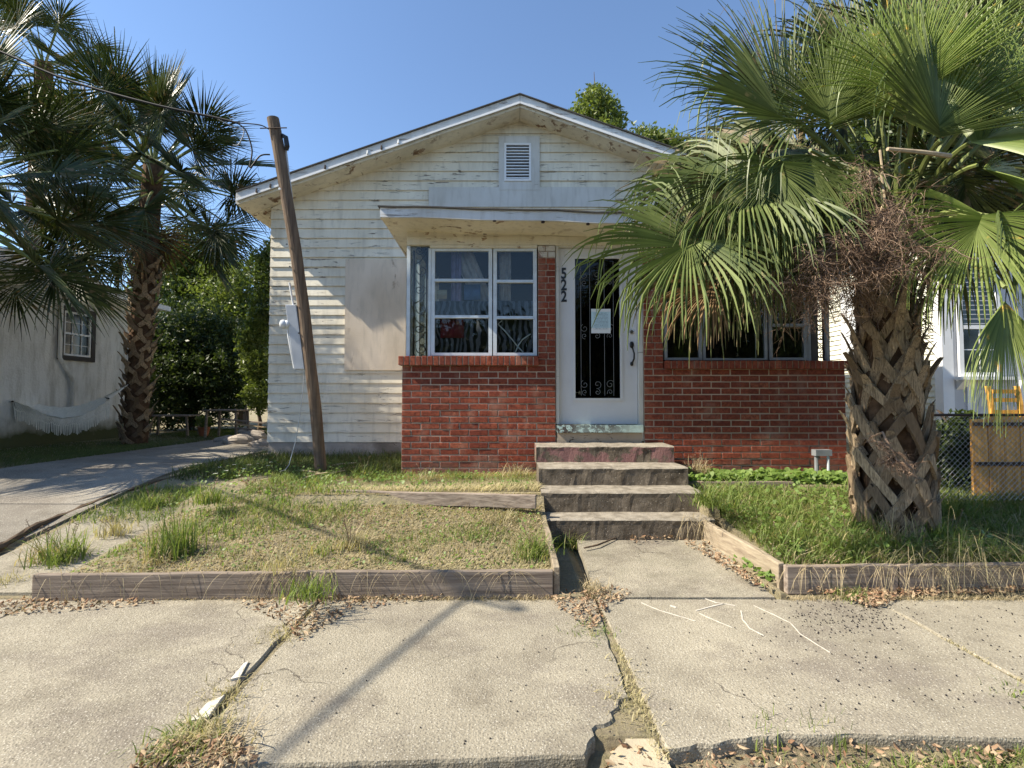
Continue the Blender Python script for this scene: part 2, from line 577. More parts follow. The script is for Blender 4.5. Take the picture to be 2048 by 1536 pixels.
def m_zebra():
    t = NT("zebra_print_fabric")
    wv = t.n("ShaderNodeTexWave", wave_type='BANDS', bands_direction='X')
    wv.inputs['Scale'].default_value = 4.5
    wv.inputs['Distortion'].default_value = 12.0
    wv.inputs['Detail'].default_value = 2.0
    wv.inputs['Detail Scale'].default_value = .9
    t.l(t.co((1, 1, .8)), wv.inputs['Vector'])
    c = t.mix(t.ramp(wv.outputs['Fac'], .5, .6), (.012, .012, .014), (.15, .15, .175))
    return t.done(c, .9, None, .1)


def m_ground():
    t = NT("dirt_and_thatch")
    n1 = t.noise(2.2, 8, .65)
    c = t.mix(t.ramp(n1, .35, .65), (.20, .165, .11), (.36, .31, .21))
    c = t.mix(t.ramp(t.noise(45, 5, .7), .45, .6), c, (.33, .28, .17))
    c = t.mix(t.math('MULTIPLY', t.ramp(t.noise(5, 5), .5, .64), .35), c, (.13, .14, .055))
    h = t.noise(28, 8, .75)
    return t.done(c, .95, t.bump(h, 1.0, .03), .1)


def m_paper():
    t = NT("printed_notice")
    sep = t.n("ShaderNodeSeparateXYZ")
    t.l(t.tc.outputs['Object'], sep.inputs[0])
    ln = t.math('FRACT', t.math('MULTIPLY', sep.outputs[2], 62.0))
    rows = t.ramp(ln, .45, .5)
    ch = t.ramp(t.noise((240, 1, 30), 2, src='obj'), .45, .5)
    inn = t.math('MULTIPLY', t.math('LESS_THAN', t.math('ABSOLUTE', sep.outputs[0]), .085),
                 t.math('LESS_THAN', t.math('ABSOLUTE', sep.outputs[2]), .10))
    f = t.math('MULTIPLY', t.math('MULTIPLY', rows, ch), inn)
    blue = t.mix(t.math('LESS_THAN', t.math('ABSOLUTE', t.math('SUBTRACT', sep.outputs[2], .015)), .095), (.74, .76, .76), (.52, .68, .74))
    c = t.mix(t.math('MULTIPLY', f, .75), blue, (.12, .20, .26))
    return t.done(c, .7, None, .2)


MT['stucco'] = m_stucco()
MT['boot'] = m_boot()
MT['zebra'] = m_zebra()
MT['ground'] = m_ground()
MT['paper'] = m_paper()
MT['drape'] = m_plain("beige_drape", (.50, .42, .38), .9, .1, 0, .25, 12)
MT['mauve'] = m_plain("mauve_curtain", (.28, .22, .33), .9, .1, 0, .25, 12)
MT['blue'] = m_plain("blue_blanket", (.10, .17, .32), .9, .1, 0, .2, 12)
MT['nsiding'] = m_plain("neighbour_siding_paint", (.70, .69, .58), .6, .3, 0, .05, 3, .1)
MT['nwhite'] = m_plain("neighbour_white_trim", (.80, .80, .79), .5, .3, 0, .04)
MT['ngrey'] = m_plain("neighbour_shaded_panel", (.52, .53, .55), .6, .3, 0, .06)  # grey has the front wall's shade put into it; blinds share it
MT['dkbrown'] = m_plain("dark_brown_paint", (.05, .042, .036), .6, .3)
MT['pane_dark'] = m_plain("dark_pane", (.02, .025, .03), .08, .6, 0, .1, 3, 0)

# ------------------------------------------------------------------ ground, road, pavement
YS0, YS1 = 1.66, 3.03        # near and far edge of the pavement


def ramp_(y, a=3.0, b=6.0, z0=.02, z1=.42):
    q = min(1, max(0, (y - a) / (b - a)))
    q = q * q * (3 - 2 * q)
    return z0 + (z1 - z0) * q


BED_X0, BED_X1 = -2.98, .29


def gz(x, y):
    if y < 1.9: return (-.013 if y > 1.82 else -.055) if y > 1.2 else -.11
    if y < 3.02: return -.013
    if BED_X0 < x < BED_X1 and y < 3.075: return -.013
    if x >= 1.72 and y < 3.185: return -.013
    if BED_X0 < x < BED_X1:
        if y < 4.30 + max(0, -.02 - x * .0) and x < BED_X1:
            base = .115 + (y - 3.05) * .165
            if x < -2.0: base -= (-2.0 - x) * .06
            return base + .02 * noise.noise(V((x * 2, y * 2, 0)))
        return .40 if x > -1.95 else min(.40, .115 + (y - 3.05) * .165)
    if BED_X1 <= x < 1.68:
        if y < 5.40: return -.03 if y > 4.1 or x > .5 else .02
        return .38
    if 1.68 <= x < 1.78: return .04 if y < 4.1 else .36
    if x >= 1.78:
        if y < 4.86: return .125 + (y - 3.15) * .12 + .02 * noise.noise(V((x * 2, y * 2, 5)))
        return .385
    return ramp_(y) - .012


xs = np.unique(np.concatenate([-np.geomspace(9, 400, 16), np.arange(-9, 7.01, .07), np.geomspace(7, 400, 16), [BED_X0 - .005, BED_X0 + .005, BED_X1 - .005, BED_X1 + .005, 1.675, 1.685, 1.775, 1.785]]))
ys = np.unique(np.concatenate([-np.geomspace(1, 100, 9), [1.19, 1.21, 1.5, 1.81, 1.83, 1.89, 1.91, 3.015, 3.025], [3.07, 3.08, 3.18, 3.19, 4.095, 4.105, 5.395, 5.405], np.arange(3.12, 7.3, .07), np.geomspace(7.4, 900, 22)]))
vs = [(x, y, gz(x, y)) for y in ys for x in xs]
nx = len(xs)
fs = [(j * nx + i, j * nx + i + 1, (j + 1) * nx + i + 1, (j + 1) * nx + i) for j in range(len(ys) - 1) for i in range(nx - 1)]
MB().add(vs, fs).build("ground", MT['ground'], kind='structure', smooth=False, fix=False)
bx("road", MT['asphalt'], None, -60, 60, -7.5, 1.05, -.16, -.10, kind='structure')

sidewalk = link("sidewalk", None, kind='structure')


def rough_line(p0, p1, n, amp, seed):
    r_ = random.Random(seed)
    out = []
    for i in range(n + 1):
        q = i / n
        p = V(p0).lerp(V(p1), q)
        if 0 < i < n:
            d = (V(p1) - V(p0)).normalized()
            nrm = V((-d.y, d.x))
            p = p + nrm * (r_.uniform(-amp, amp) * .5 + amp * 2.5 * noise.noise(V((q * 6, seed, 0))))
        out.append((p.x, p.y))
    return out


def slab(pts_edges, z_top, th, mat, seed, tilt=(0, 0)):
    pts = []
    for k, (a, b, n, amp) in enumerate(pts_edges):
        pts += rough_line(a, b, n, amp, seed + k)[:-1]
    cx = sum(p[0] for p in pts) / len(pts); cy = sum(p[1] for p in pts) / len(pts)
    zt = lambda x, y: z_top + (x - cx) * tilt[0] + (y - cy) * tilt[1]
    inn = [(p[0] + (cx - p[0]) * .008, p[1] + (cy - p[1]) * .010) for p in pts]
    n = len(pts)
    vs = [(p[0], p[1], zt(*p) - th) for p in pts] + [(p[0], p[1], zt(*p) - .012) for p in pts] + [(p[0], p[1], zt(*p)) for p in inn]
    fs = [tuple(range(2 * n, 3 * n))]
    for a in (0, n):
        fs += [(a + i, a + (i + 1) % n, a + n + (i + 1) % n, a + n + i) for i in range(n)]
    return MB().add(vs, fs).build("slab", mat, sidewalk)


JX = [-8.12, -6.39, -4.66, -2.93, -1.20, .53, 2.27, 4.0, 5.73, 7.46]
for i in range(len(JX) - 1):
    a, b = JX[i] + .008, JX[i + 1] - .008
    yn = YS0
    if i == 4:      # slab with its near right corner snapped off
        c1 = G(1258, 1395, 0); c2 = G(1150, 1512, 0)
        slab([((a + .03, yn), (c2.x, c2.y), 26, .005), ((c2.x, c2.y), (c1.x, c1.y), 16, .02), ((c1.x, c1.y), (b + .0, YS1), 12, .008),
              ((b, YS1), (a, YS1), 10, .004), ((a, YS1), (a + .03, yn), 14, .005)], 0, .11, MT['walk'], 40)
        slab([((c2.x + .03, c2.y - .16), (b + .05, yn - .12), 8, .01), ((b + .05, yn - .12), (b - .012, c1.y + .03), 10, .008), ((b - .012, c1.y + .03), (c1.x + .025, c1.y - .04), 4, .004),
              ((c1.x + .025, c1.y - .04), (c2.x + .03, c2.y - .16), 10, .012)], -.022, .1, MT['sand'], 55, (0, .03))
    elif i == 5:
        e0 = G(1330, 1500, 0); e1 = G(1560, 1468, 0)
        slab([((a + .02, e0.y), (e1.x, e1.y), 16, .006), ((e1.x, e1.y), (b, YS0 + .13), 14, .006), ((b, YS0 + .13), (b, YS1), 10, .006),
              ((b, YS1), (a, YS1), 10, .004), ((a, YS1), (a + .02, e0.y), 14, .005)], 0, .11, MT['walk'], 60)
    else:
        slab([((a, yn - (.05 if i < 4 else -.12)), (b, yn - (.03 if i < 4 else -.16)), 24, .006), ((b, yn), (b, YS1), 10, .006),
              ((b, YS1), (a, YS1), 10, .004), ((a, YS1), (a, yn), 10, .006)], .0 if i != 3 else .004, .11, MT['walk'], 20 + i * 5)

# driveway: two slabs up the side of the house, then the pebbled apron
driveway = link("driveway", None, kind='structure')


def sheet(name, mat, parent, x0, x1, y0, y1, zf, th=.05, st=.1, edge=.006, kind=None):
    X = np.linspace(x0, x1, max(2, int((x1 - x0) / st)))
    Yy = np.linspace(y0, y1, max(2, int((y1 - y0) / st)))
    X, Yy = list(X), list(Yy)
    m = MB()
    n = len(X)
    top = []
    for j, y in enumerate(Yy):
        for i, x in enumerate(X):
            e = edge * noise.noise(V((x * 5, y * 5, 3)))
            top.append((x + (e if i in (0, n - 1) else 0), y + (e if j in (0, len(Yy) - 1) else 0), zf(x, y)))
    fs = [(j * n + i, j * n + i + 1, (j + 1) * n + i + 1, (j + 1) * n + i) for j in range(len(Yy) - 1) for i in range(n - 1)]
    m.add(top, fs)
    rim = [i for i in range(n)] + [j * n + n - 1 for j in range(1, len(Yy))] + [(len(Yy) - 1) * n + i for i in range(n - 2, -1, -1)] + [j * n for j in range(len(Yy) - 2, 0, -1)]
    o = len(m.v)
    for r_ in rim:
        p = top[r_]
        m.v.append((p[0], p[1], p[2] - th))
    k = len(rim)
    for i in range(k):
        m.f.append((rim[i], rim[(i + 1) % k], o + (i + 1) % k, o + i))
    return m.build(name, mat, parent, kind=kind)


dz = lambda x, y: ramp_(y) + .012 + .006 * noise.noise(V((x, y, 1)))
yj = [3.06, 4.6, 6.2, 7.9, 9.9]
for i in range(4):
    sheet("slab", MT['drive'], driveway, -6.15, -3.98, yj[i] + .008, yj[i + 1] - .008, dz, .07, .12)
sheet("slab", MT['walk2'], driveway, -3.86, -3.05, 3.06, 4.55, lambda x, y: ramp_(y) + .008, .05, .12)
path = link("front_path", None, kind='structure')
zp = lambda x, y: max(.004, .072 - (4.05 - y) * .068)
sheet("slab", MT['walk2'], path, .545, 1.66, 3.045, 4.04, zp, .06, .1)

# ------------------------------------------------------------------ the house
YB, YM, YR = 5.43, 7.2, 6.82
house = thing("house", "weathered white clapboard house with an enclosed red brick front porch", "house", (0, YB, .4))


def hp(o):
    """child of house built in world coordinates"""
    return o


HOF = V((0, YB, .4))


def sub(name, loc=(0, 0, 0), parent=None):
    return link(name, None, parent, loc=loc)


class Local:
    """parents world-built pieces to a root that is not at the origin"""
    def __init__(s, root): s.r = root

    def __call__(s, o):
        o.parent = s.r
        o.matrix_parent_inverse = Matrix.Translation(-s.r.location) if s.r.parent is None else Matrix.Identity(4)
        return o


H = Local(house)
# wall bodies
pl = P(473, 383, YR); pk = P(1040, 188, YR); pr_ = P(1330, 303, YR)
SL = (pk.z - pl.z) / (pk.x - pl.x)
SR = .36
XWL, XWR = fx(537, YM), 3.95


def roofz(x):
    return pk.z - (pk.x - x) * SL if x < pk.x else pk.z - (x - pk.x) * SR


RT = .155      # roof build-up under its top edge
m = MB()
zb = .42
gp = [(XWL + .01, zb), (XWR, zb), (XWR, roofz(XWR) - RT), (pk.x, pk.z - RT), (XWL + .01, roofz(XWL) - RT)]
n = len(gp)
m.add([(x, YM, z) for x, z in gp] + [(x, YM + .1, z) for x, z in gp], [tuple(range(n)), tuple(reversed(range(n, 2 * n)))] + [(i, (i + 1) % n, n + (i + 1) % n, n + i) for i in range(n)])
m.box(XWL + .01, XWL + .1, YM + .1, 15, zb, roofz(XWL) - RT)
m.box(XWR - .1, XWR, YM + .1, 15, zb, roofz(XWR) - RT)
m.box(XWL + .01, XWR, 15, 15.1, zb, roofz(XWR) - RT)
H(m.build("wall", MT['siding']))
wall = [c for c in house.children][0]
W = Local(wall)


def WP(o):
    o.parent = wall
    o.matrix_parent_inverse = Matrix.Translation(-HOF)
    # wall itself is drawn in world coordinates
    o.matrix_parent_inverse = Matrix.Identity(4)
    return o


rowh = .148
z = fz(884, YM)
row = 0
while z < pk.z - .2:
    z1 = z + rowh + .012
    yb_, yt = YM - .030, YM - .010

    def lim(zz, side):
        if side < 0:
            return max(XWL, pk.x - (pk.z - RT - zz) / SL)
        return min(XWR, pk.x + (pk.z - RT - zz) / SR)
    xr_stop = -1.15 if z < 3.2 else None
    xl0, xl1 = lim(z, -1), lim(z + rowh, -1)
    xr0, xr1 = lim(z, 1), lim(z + rowh, 1)
    if xr_stop is not None: xr0 = xr1 = xr_stop
    cuts = [xl0]
    c = xl0 + R.uniform(1.0, 3.4)
    while c < xr0 - .5:
        cuts.append(c)
        c += R.uniform(1.8, 3.6)
    cuts.append(xr0)
    for i in range(len(cuts) - 1):
        a0 = cuts[i] + (.0012 if i else 0); b0 = cuts[i + 1] - (.0012 if i < len(cuts) - 2 else 0)
        a1 = xl1 if i == 0 else a0
        b1 = xr1 if i == len(cuts) - 2 else b0
        if b1 - a1 < .02: continue
        dz_ = R.uniform(-.004, .004)
        yy = yb_ + R.uniform(-.003, .003)
        mm = MB().hexa([(a0, yy, z + dz_), (b0, yy, z + dz_ * .3), (b0, YM - .001, z), (a0, YM - .001, z),
                        (a1, yt, z + rowh), (b1, yt, z + rowh), (b1, YM - .001, z + rowh), (a1, YM - .001, z + rowh)])
        WP(mm.build("clapboard", MT['siding']))
    z += rowh
    row += 1
# foundation strip below the boards, flaking
f_ = MB().box(XWL + .02, -1.15, YM - .02, YM - .002, .36, fz(884, YM) - .004)
H(f_.build("foundation", MT['step']))
# patches
H(bx("plywood_panel", MT['ply'], None, fx(690, YM), fx(812, YM), YM - .05, YM - .031, fz(741, YM), fz(520, YM)))
H(bx("patch_board", MT['flatboard'], None, fx(856, YM), fx(1232, YM), YM - .048, YM - .031, fz(416, YM), fz(377, YM)))
# gable vent
vx0, vx1, vz0, vz1 = fx(997, YM), fx(1080, YM), fz(383, YM), fz(276, YM)
lx0, lx1, lz0, lz1 = fx(1011, YM), fx(1060, YM), fz(363, YM), fz(293, YM)
vm = MB()
vm.box(vx0, lx0, YM - .052, YM - .031, vz0, vz1)
vm.box(lx1, vx1, YM - .052, YM - .031, vz0, vz1)
vm.box(lx0, lx1, YM - .052, YM - .031, vz0, lz0)
vm.box(lx0, lx1, YM - .052, YM - .031, lz1, vz1)
vent = H(vm.build("gable_vent", MT['flatboard']))
WPv = lambda o: (setattr(o, 'parent', vent), o)[1]
vf = MB()
for a, b, c, d in ((lx0 - .02, lx0 + .012, lz0 - .02, lz1 + .02), (lx1 - .012, lx1 + .02, lz0 - .02, lz1 + .02)):
    vf.box(a, b, YM - .068, YM - .0525, c, d)
vf.box(lx0 + .0125, lx1 - .0125, YM - .067, YM - .0525, lz1 - .01, lz1 + .02)
vf.box(lx0 + .0125, lx1 - .0125, YM - .067, YM - .0525, lz0 - .02, lz0 + .012)
WPv(vf.build("vent_frame", MT['nwhite']))
WPv(bx("vent_backing", MT['black'], None, lx0, lx1, YM - .030, YM - .026, lz0, lz1))
ns = 11
for i in range(ns):
    zz = lz0 + .02 + (lz1 - lz0 - .03) * i / ns
    WPv(MB().hexa([(lx0, YM - .064, zz), (lx1, YM - .064, zz), (lx1, YM - .059, zz - .002), (lx0, YM - .059, zz - .002),
                   (lx0, YM - .036, zz + .034), (lx1, YM - .036, zz + .034), (lx1, YM - .031, zz + .032), (lx0, YM - .031, zz + .032)]).build("louvre_slat", MT['nwhite']))
# roof
XE_L, XE_R = pl.x, 4.25
roof = MB()
for x0, x1 in ((XE_L, pk.x), (pk.x, XE_R)):
    a, b = roofz(x0), roofz(x1)
    roof.hexa([(x0, YR - .03, a - .016), (x1, YR - .03, b - .016), (x1, 15.5, b - .016), (x0, 15.5, a - .016),
               (x0, YR - .03, a), (x1, YR - .03, b), (x1, 15.5, b), (x0, 15.5, a)])
roof = H(roof.build("roof", MT['shingle']))
for x0, x1, d in ((XE_L, pk.x - .002, 0), (pk.x + .002, XE_R, 0)):
    a, b = roofz(x0), roofz(x1)
    top, bot = .037, .148

    def brd(y0, y1, t0, t1, nm, mt):
        mm = MB()
        K = 24
        for k in range(K):
            p, q = x0 + (x1 - x0) * k / K, x0 + (x1 - x0) * (k + 1) / K
            s0 = .008 * noise.noise(V((p * 1.5, 3, t1))); s1 = .008 * noise.noise(V((q * 1.5, 3, t1)))
            zp_, zq = roofz(p), roofz(q)
            mm.hexa([(p, y0, zp_ - t1 + s0), (q, y0, zq - t1 + s1), (q, y1, zq - t1 + s1), (p, y1, zp_ - t1 + s0),
                     (p, y0, zp_ - t0), (q, y0, zq - t0), (q, y1, zq - t0), (p, y1, zp_ - t0)])
        return H(mm.build(nm, mt))
    brd(YR - .005, YR + .02, .0175, .135, "barge_board", MT['barge'])
    brd(YR - .022, YR - .0055, .120, .150, "drip_strip", MT['nwhite'])
    brd(YR + .0205, YR + .05, .1375, .185, "rake_trim", MT['trim'])
    mm = MB()
    za, zb_ = roofz(x0), roofz(x1)
    mm.hexa([(x0, YR + .0505, za - .19), (x1, YR + .0505, zb_ - .19), (x1, YM - .004, zb_ - .19), (x0, YM - .004, za - .19),
             (x0, YR + .0505, za - .17), (x1, YR + .0505, zb_ - .17), (x1, YM - .004, zb_ - .17), (x0, YM - .004, za - .17)])
    H(mm.build("rake_soffit", MT['soffit']))
# eave boxes at the left corner: boards running back
za = roofz(XE_L)
for k in range(3):
    xa = XE_L + .01 + k * (XWL - XE_L - .015) / 3
    xb = xa + (XWL - XE_L - .015) / 3 - .006
    H(MB().hexa([(xa, YM - .0035, roofz(xa) - .20), (xb, YM - .0035, roofz(xb) - .20), (xb, 15, roofz(xb) - .20), (xa, 15, roofz(xa) - .20),
                 (xa, YM - .0035, roofz(xa) - .18), (xb, YM - .0035, roofz(xb) - .18), (xb, 15, roofz(xb) - .18), (xa, 15, roofz(xa) - .18)]).build("eave_board", MT['soffit']))
H(MB().box(XE_L - .022, XE_L - .002, YR + .021, 15, za - .17, za - .03).build("eave_fascia", MT['barge']))
# little lamp clips left on the barge board
for px_, py_ in ((513, 388), (541, 379), (735, 318), (763, 306), (797, 275), (650, 345)):
    p = P(px_, py_, YR - .03)
    p.z = roofz(p.x) - .11
    H(MB().tube([p + V((0, 0, .03)), p + V((0, -.005, -.025))], [.012, .016], 6).build("lamp_clip", MT['white'] if px_ in (797, 735) else MT['rust']))
for px_, py_ in ((989, 438), (1086, 441), (1176, 445)):
    p = P(px_, py_, 5.0)
    H(MB().tube([p + V((0, 0, .03)), p + V((0, 0, -.025))], [.014, .02], 6).build("lamp_clip", MT['rust']))
    
# ---- porch canopy
YC = 4.98
cl = P(760, 412, YC); cr = P(1200, 431, YC)
csl = (cr.z - cl.z) / (cr.x - cl.x)
XCR = 4.05


def cz(x): return cl.z + (x - cl.x) * csl * .6 + .006 * math.sin(x * 5)


def crow(y0, y1, t0, t1, mt, nm, x0=cl.x, x1=XCR, K=26, wob=0, back=0.0):
    mm = MB()
    for k in range(K):
        p, q = x0 + (x1 - x0) * k / K, x0 + (x1 - x0) * (k + 1) / K
        w0 = wob * noise.noise(V((p * 3, 1, 9))); w1 = wob * noise.noise(V((q * 3, 1, 9)))
        mm.hexa([(p, y0, cz(p) - t1 + w0), (q, y0, cz(q) - t1 + w1), (q, y1, cz(q) - t1 + w1 + back), (p, y1, cz(p) - t1 + w0 + back),
                 (p, y0, cz(p) - t0 + w0), (q, y0, cz(q) - t0 + w1), (q, y1, cz(q) - t0 + w1 + back), (p, y1, cz(p) - t0 + w0 + back)])
    return H(mm.build(nm, mt))


crow(YC - .02, YM - .05, -.002, .012, MT['shingle'], "canopy_roofing", wob=.01, x0=cl.x - .02, back=.03)
crow(YC, YC + .03, .0125, .115, MT['barge'], "canopy_fascia", wob=.004)
crow(YC + .0305, YM - .055, .10, .115, MT['soffit'], "canopy_soffit", wob=.0, back=.0)
H(MB().hexa([(cl.x, YC + .031, cz(cl.x) - .10), (cl.x + .02, YC + .031, cz(cl.x) - .10), (cl.x + .0 - .08, YM - .05, cz(cl.x) - .06), (cl.x - .10, YM - .05, cz(cl.x) - .06),
             (cl.x, YC + .031, cz(cl.x) - .0125), (cl.x + .02, YC + .031, cz(cl.x) - .0125), (cl.x - .08, YM - .05, cz(cl.x) + .0), (cl.x - .10, YM - .05, cz(cl.x) + .0)]).build("canopy_side_board", MT['trim']))
# header over the windows
XL, XDl, XDr, XR = fx(803, YB), fx(1112, YB), fx(1288, YB), fx(1692, YB)
zhead = fz(490, YB)
H(bx("header_board", MT['trim'], None, fx(812, YB), XR - .02, YB + .0, YB + .10, fz(474, YB) + .002, 3.19))
H(bx("header_board", MT['trim'], None, fx(812, YB), XR - .02, YB - .012, YB + .08, zhead, fz(474, YB)))
# outlet and socket by the window head
H(bx("outlet_box", MT['riser'], None, fx(966, YB), fx(973, YB), YB - .03, YB - .0005, fz(470, YB), fz(452, YB)))
# main brick walls
zsT, zsB = fz(713, YB), fz(731, YB)
BL, BH = .2206, .0731
bm = [cbox("brick", BL - .0125, .09, BH - .0125, .004, MT['brick'], .0014) for _ in range(6)]
bh = [cbox("brick", BL / 2 - .0125, .09, BH - .0125, .004, MT['brick'], .0014) for _ in range(3)]
zbase = .36


def brick_panel(x0, x1, ztop, zbot, nm, xstuff=None, mesh_set=None, mort=True, full=BL, label=None):
    root = H(MB().box(x0 + .004, x1 - .004, YB + .006, YB + .11, zbot, ztop).build(nm, MT['mortar']))
    z = ztop - BH / 2
    r = 0
    st = MB()
    while z > zbot:
        off = 0 if r % 2 else -full / 2
        x = x0 + off
        while x < x1 - .02:
            a, b = max(x, x0), min(x + full, x1)
            if b - a > .03:
                dy = R.uniform(-.003, .003)
                if xstuff and a > xstuff:
                    st.box(a + .0075, b - .0075, YB + dy, YB + .09, z - BH / 2 + .0075, z + BH / 2 - .0075)
                else:
                    me = R.choice(bm if b - a > full * .7 else bh)
                    L0 = (BL - .0125) if b - a > full * .7 else (BL / 2 - .0125)
                    o = link("brick", me, root)
                    o.location = ((a + b) / 2, YB + .045 + dy, z + R.uniform(-.0015, .0015))
                    o.scale = ((b - a - .0125) / L0, 1, 1)
                    o.rotation_euler = (0, R.uniform(-.006, .006), 0)
            x += full
        z -= BH
        r += 1
    if st.v:
        q = st.build("shaded_brickwork", MT['brick'], root, kind='stuff')
    return root


brick_panel(XL, XDl, zsB, zbase, "brick_wall")
zsT2, zsB2 = fz(722, YB), fz(738, YB)
brick_panel(XDr, XR, zsB2, zbase, "brick_wall", xstuff=3.02)


def sill(x0, x1, zt, zb_):
    root = H(MB().box(x0 + .006, x1 - .006, YB - .042, YB + .10, zb_ + .004, zt - .004).build("brick_sill", MT['mortar']))
    w_ = .0665
    n_ = int(round((x1 - x0) / w_))
    w_ = (x1 - x0) / n_
    me = [cbox("brick", w_ - .011, .148, zt - zb_, .004, MT['brick'], .0015) for _ in range(4)]
    for i in range(n_):
        o = link("brick", R.choice(me), root)
        o.location = (x0 + (i + .5) * w_, YB + .024 + R.uniform(-.002, .002), (zt + zb_) / 2 + R.uniform(-.002, .002))
    return root


sill(fx(797, YB) + .0, fx(1078, YB), zsT, zsB)
sill(fx(1329, YB), XR + .03, zsT2, zsB2)


def pier(x0, x1, z0, z1, white=2):
    root = H(MB().box(x0 + .004, x1 - .004, YB + .006, YB + .11, z0, z1).build("brick_pier", MT['mortar']))
    n_ = int((z1 - z0) / BH)
    h_ = (z1 - z0) / n_
    mid0 = (x0 + x1) / 2
    for i in range(n_):
        mid = mid0 + (.018 if i % 2 else -.012) + R.uniform(-.005, .005)
        for a, b in ((x0, mid), (mid, x1)):
            mt = MT['white_brick'] if i >= n_ - white else MT['brick']
            me = cbox("brick", b - a - .011, .09, h_ - .011, .004, mt, .0012)
            o = link("brick", me, root)
            o.location = ((a + b) / 2, YB + .041 + R.uniform(-.003, .003), z0 + (i + .5) * h_)


pier(fx(1076, YB), XDl, zsB + .002, zhead - .002)
pier(XDr, fx(1328, YB), zsB2 + .002, zhead - .002)

# windows
YW = YB + .015


def window(x0, x1, z0, z1, rails, fw=.04, mt='frame', y=YW, parent=None, nm="window", gl='glass'):
    mm = MB()
    mm.box(x0, x0 + fw, y, y + .045, z0, z1)
    mm.box(x1 - fw, x1, y, y + .045, z0, z1)
    mm.box(x0 + fw, x1 - fw, y + .001, y + .044, z0, z0 + fw * .8)
    mm.box(x0 + fw, x1 - fw, y + .001, y + .044, z1 - fw * .7, z1)
    wd = (H if parent is None else parent)(mm.build(nm, MT[mt]))
    zs = [z0 + fw * .8] + list(rails) + [z1 - fw * .7]
    for r_ in rails:
        rr = MB()
        rr.box(x0 + fw + .0005, x1 - fw - .0005, y - .006, y + .04, r_ - .017, r_ + .017)
        rr.box(x0 + fw + .0005, x1 - fw - .0005, y - .018, y - .0065, r_ - .017, r_ - .006)
        o = rr.build("rail", MT[mt], wd)
    for i in range(len(zs) - 1):
        a = zs[i] + (.018 if i else 0); b = zs[i + 1] - (.018 if i < len(zs) - 2 else 0)
        o = MB().box(x0 + fw + .001, x1 - fw - .001, y + .02, y + .024, a, b).build("pane", MT[gl], wd)
    return wd


zw0 = zsT + .012
r1, r2 = fz(633, YB), fz(560, YB)
window(fx(861, YW), fx(984, YW), zw0, zhead - .035, (r1, r2), .042)
window(fx(986, YW), fx(1074, YW), zw0, zhead - .035, (r1 - .01, r2 - .012), .042)
H(bx("window_header", MT['trim'], None, fx(858, YB), fx(1075, YB), YW - .022, YW + .06, zhead - .033, zhead - .002))
# corner post, side pane, ironwork
H(bx("corner_post", MT['frame'], None, fx(811, YB), fx(818, YB), YW - .002, YW + .05, zsT + .002, zhead - .002))
H(bx("mullion_post", MT['frame'], None, fx(855, YB), fx(860, YB), YW - .004, YW + .05, zsT + .002, zhead - .035))
H(bx("pane", MT['glass'], None, fx(818.5, YB), fx(854.5, YB), YW + .02, YW + .024, zsT + .006, zhead - .006))
# left side of the porch: low wall and glass with posts
H(bx("side_wall", MT['mortar'], None, XL + .004, XL + .10, YB + .112, YM - .035, zbase, zsT - .01))
for yy in (6.0, 6.6):
    H(bx("side_post", MT['frame'], None, fx(811, YB), fx(811, YB) + .04, yy, yy + .04, zsT - .008, zhead))
H(bx("side_pane", MT['glass'], None, fx(811, YB) + .018, fx(811, YB) + .022, YB + .07, 5.995, zsT - .006, zhead - .004))
H(bx("side_pane", MT['glass'], None, fx(811, YB) + .018, fx(811, YB) + .022, 6.045, 6.595, zsT - .006, zhead - .004))
H(bx("side_header", MT['trim'], None, fx(812, YB), fx(812, YB) + .08, YB + .101, YM - .06, zhead + .0, 3.19))


def spiral(cx, cz_, y, r0, turns, a0, sgn=1, n=26):
    return [V((cx + math.cos(a0 + sgn * 2 * math.pi * turns * i / n) * r0 * (1 - .85 * i / n), y,
               cz_ + math.sin(a0 + sgn * 2 * math.pi * turns * i / n) * r0 * (1 - .85 * i / n))) for i in range(n + 1)]


def ironwork(x0, x1, z0, z1, y):
    mm = MB()
    mm.tube([(x0, y, z0), (x0, y, z1)], .011, 4)
    mm.tube([(x1, y, z0), (x1, y, z1)], .011, 4)
    w_ = x1 - x0
    zz = z0 + .02
    while zz < z1 - w_ * 2:
        mm.tube(spiral(x0 + w_ * .62, zz + w_ * .5, y, w_ * .42, 1.3, math.pi), .0055, 4)
        mm.tube([(x0, y, zz + w_ * .9), (x0 + w_ * .5, y, zz + w_ * 1.2), (x1, y, zz + w_ * 1.9)], .005, 4)
        mm.tube(spiral(x0 + w_ * .42, zz + w_ * 2.05, y, w_ * .36, 1.3, 0, -1), .0055, 4)
        mm.tube([(x1, y, zz + w_ * 2.1), (x0 + w_ * .4, y, zz + w_ * 2.5), (x0, y, zz + w_ * 3.0)], .005, 4)
        zz += w_ * 3.05
    return H(mm.build("iron_scrollwork", MT['rust']))


ironwork(fx(826, 5.58), fx(852, 5.58), zsT + .01, zhead - .02, 5.58)
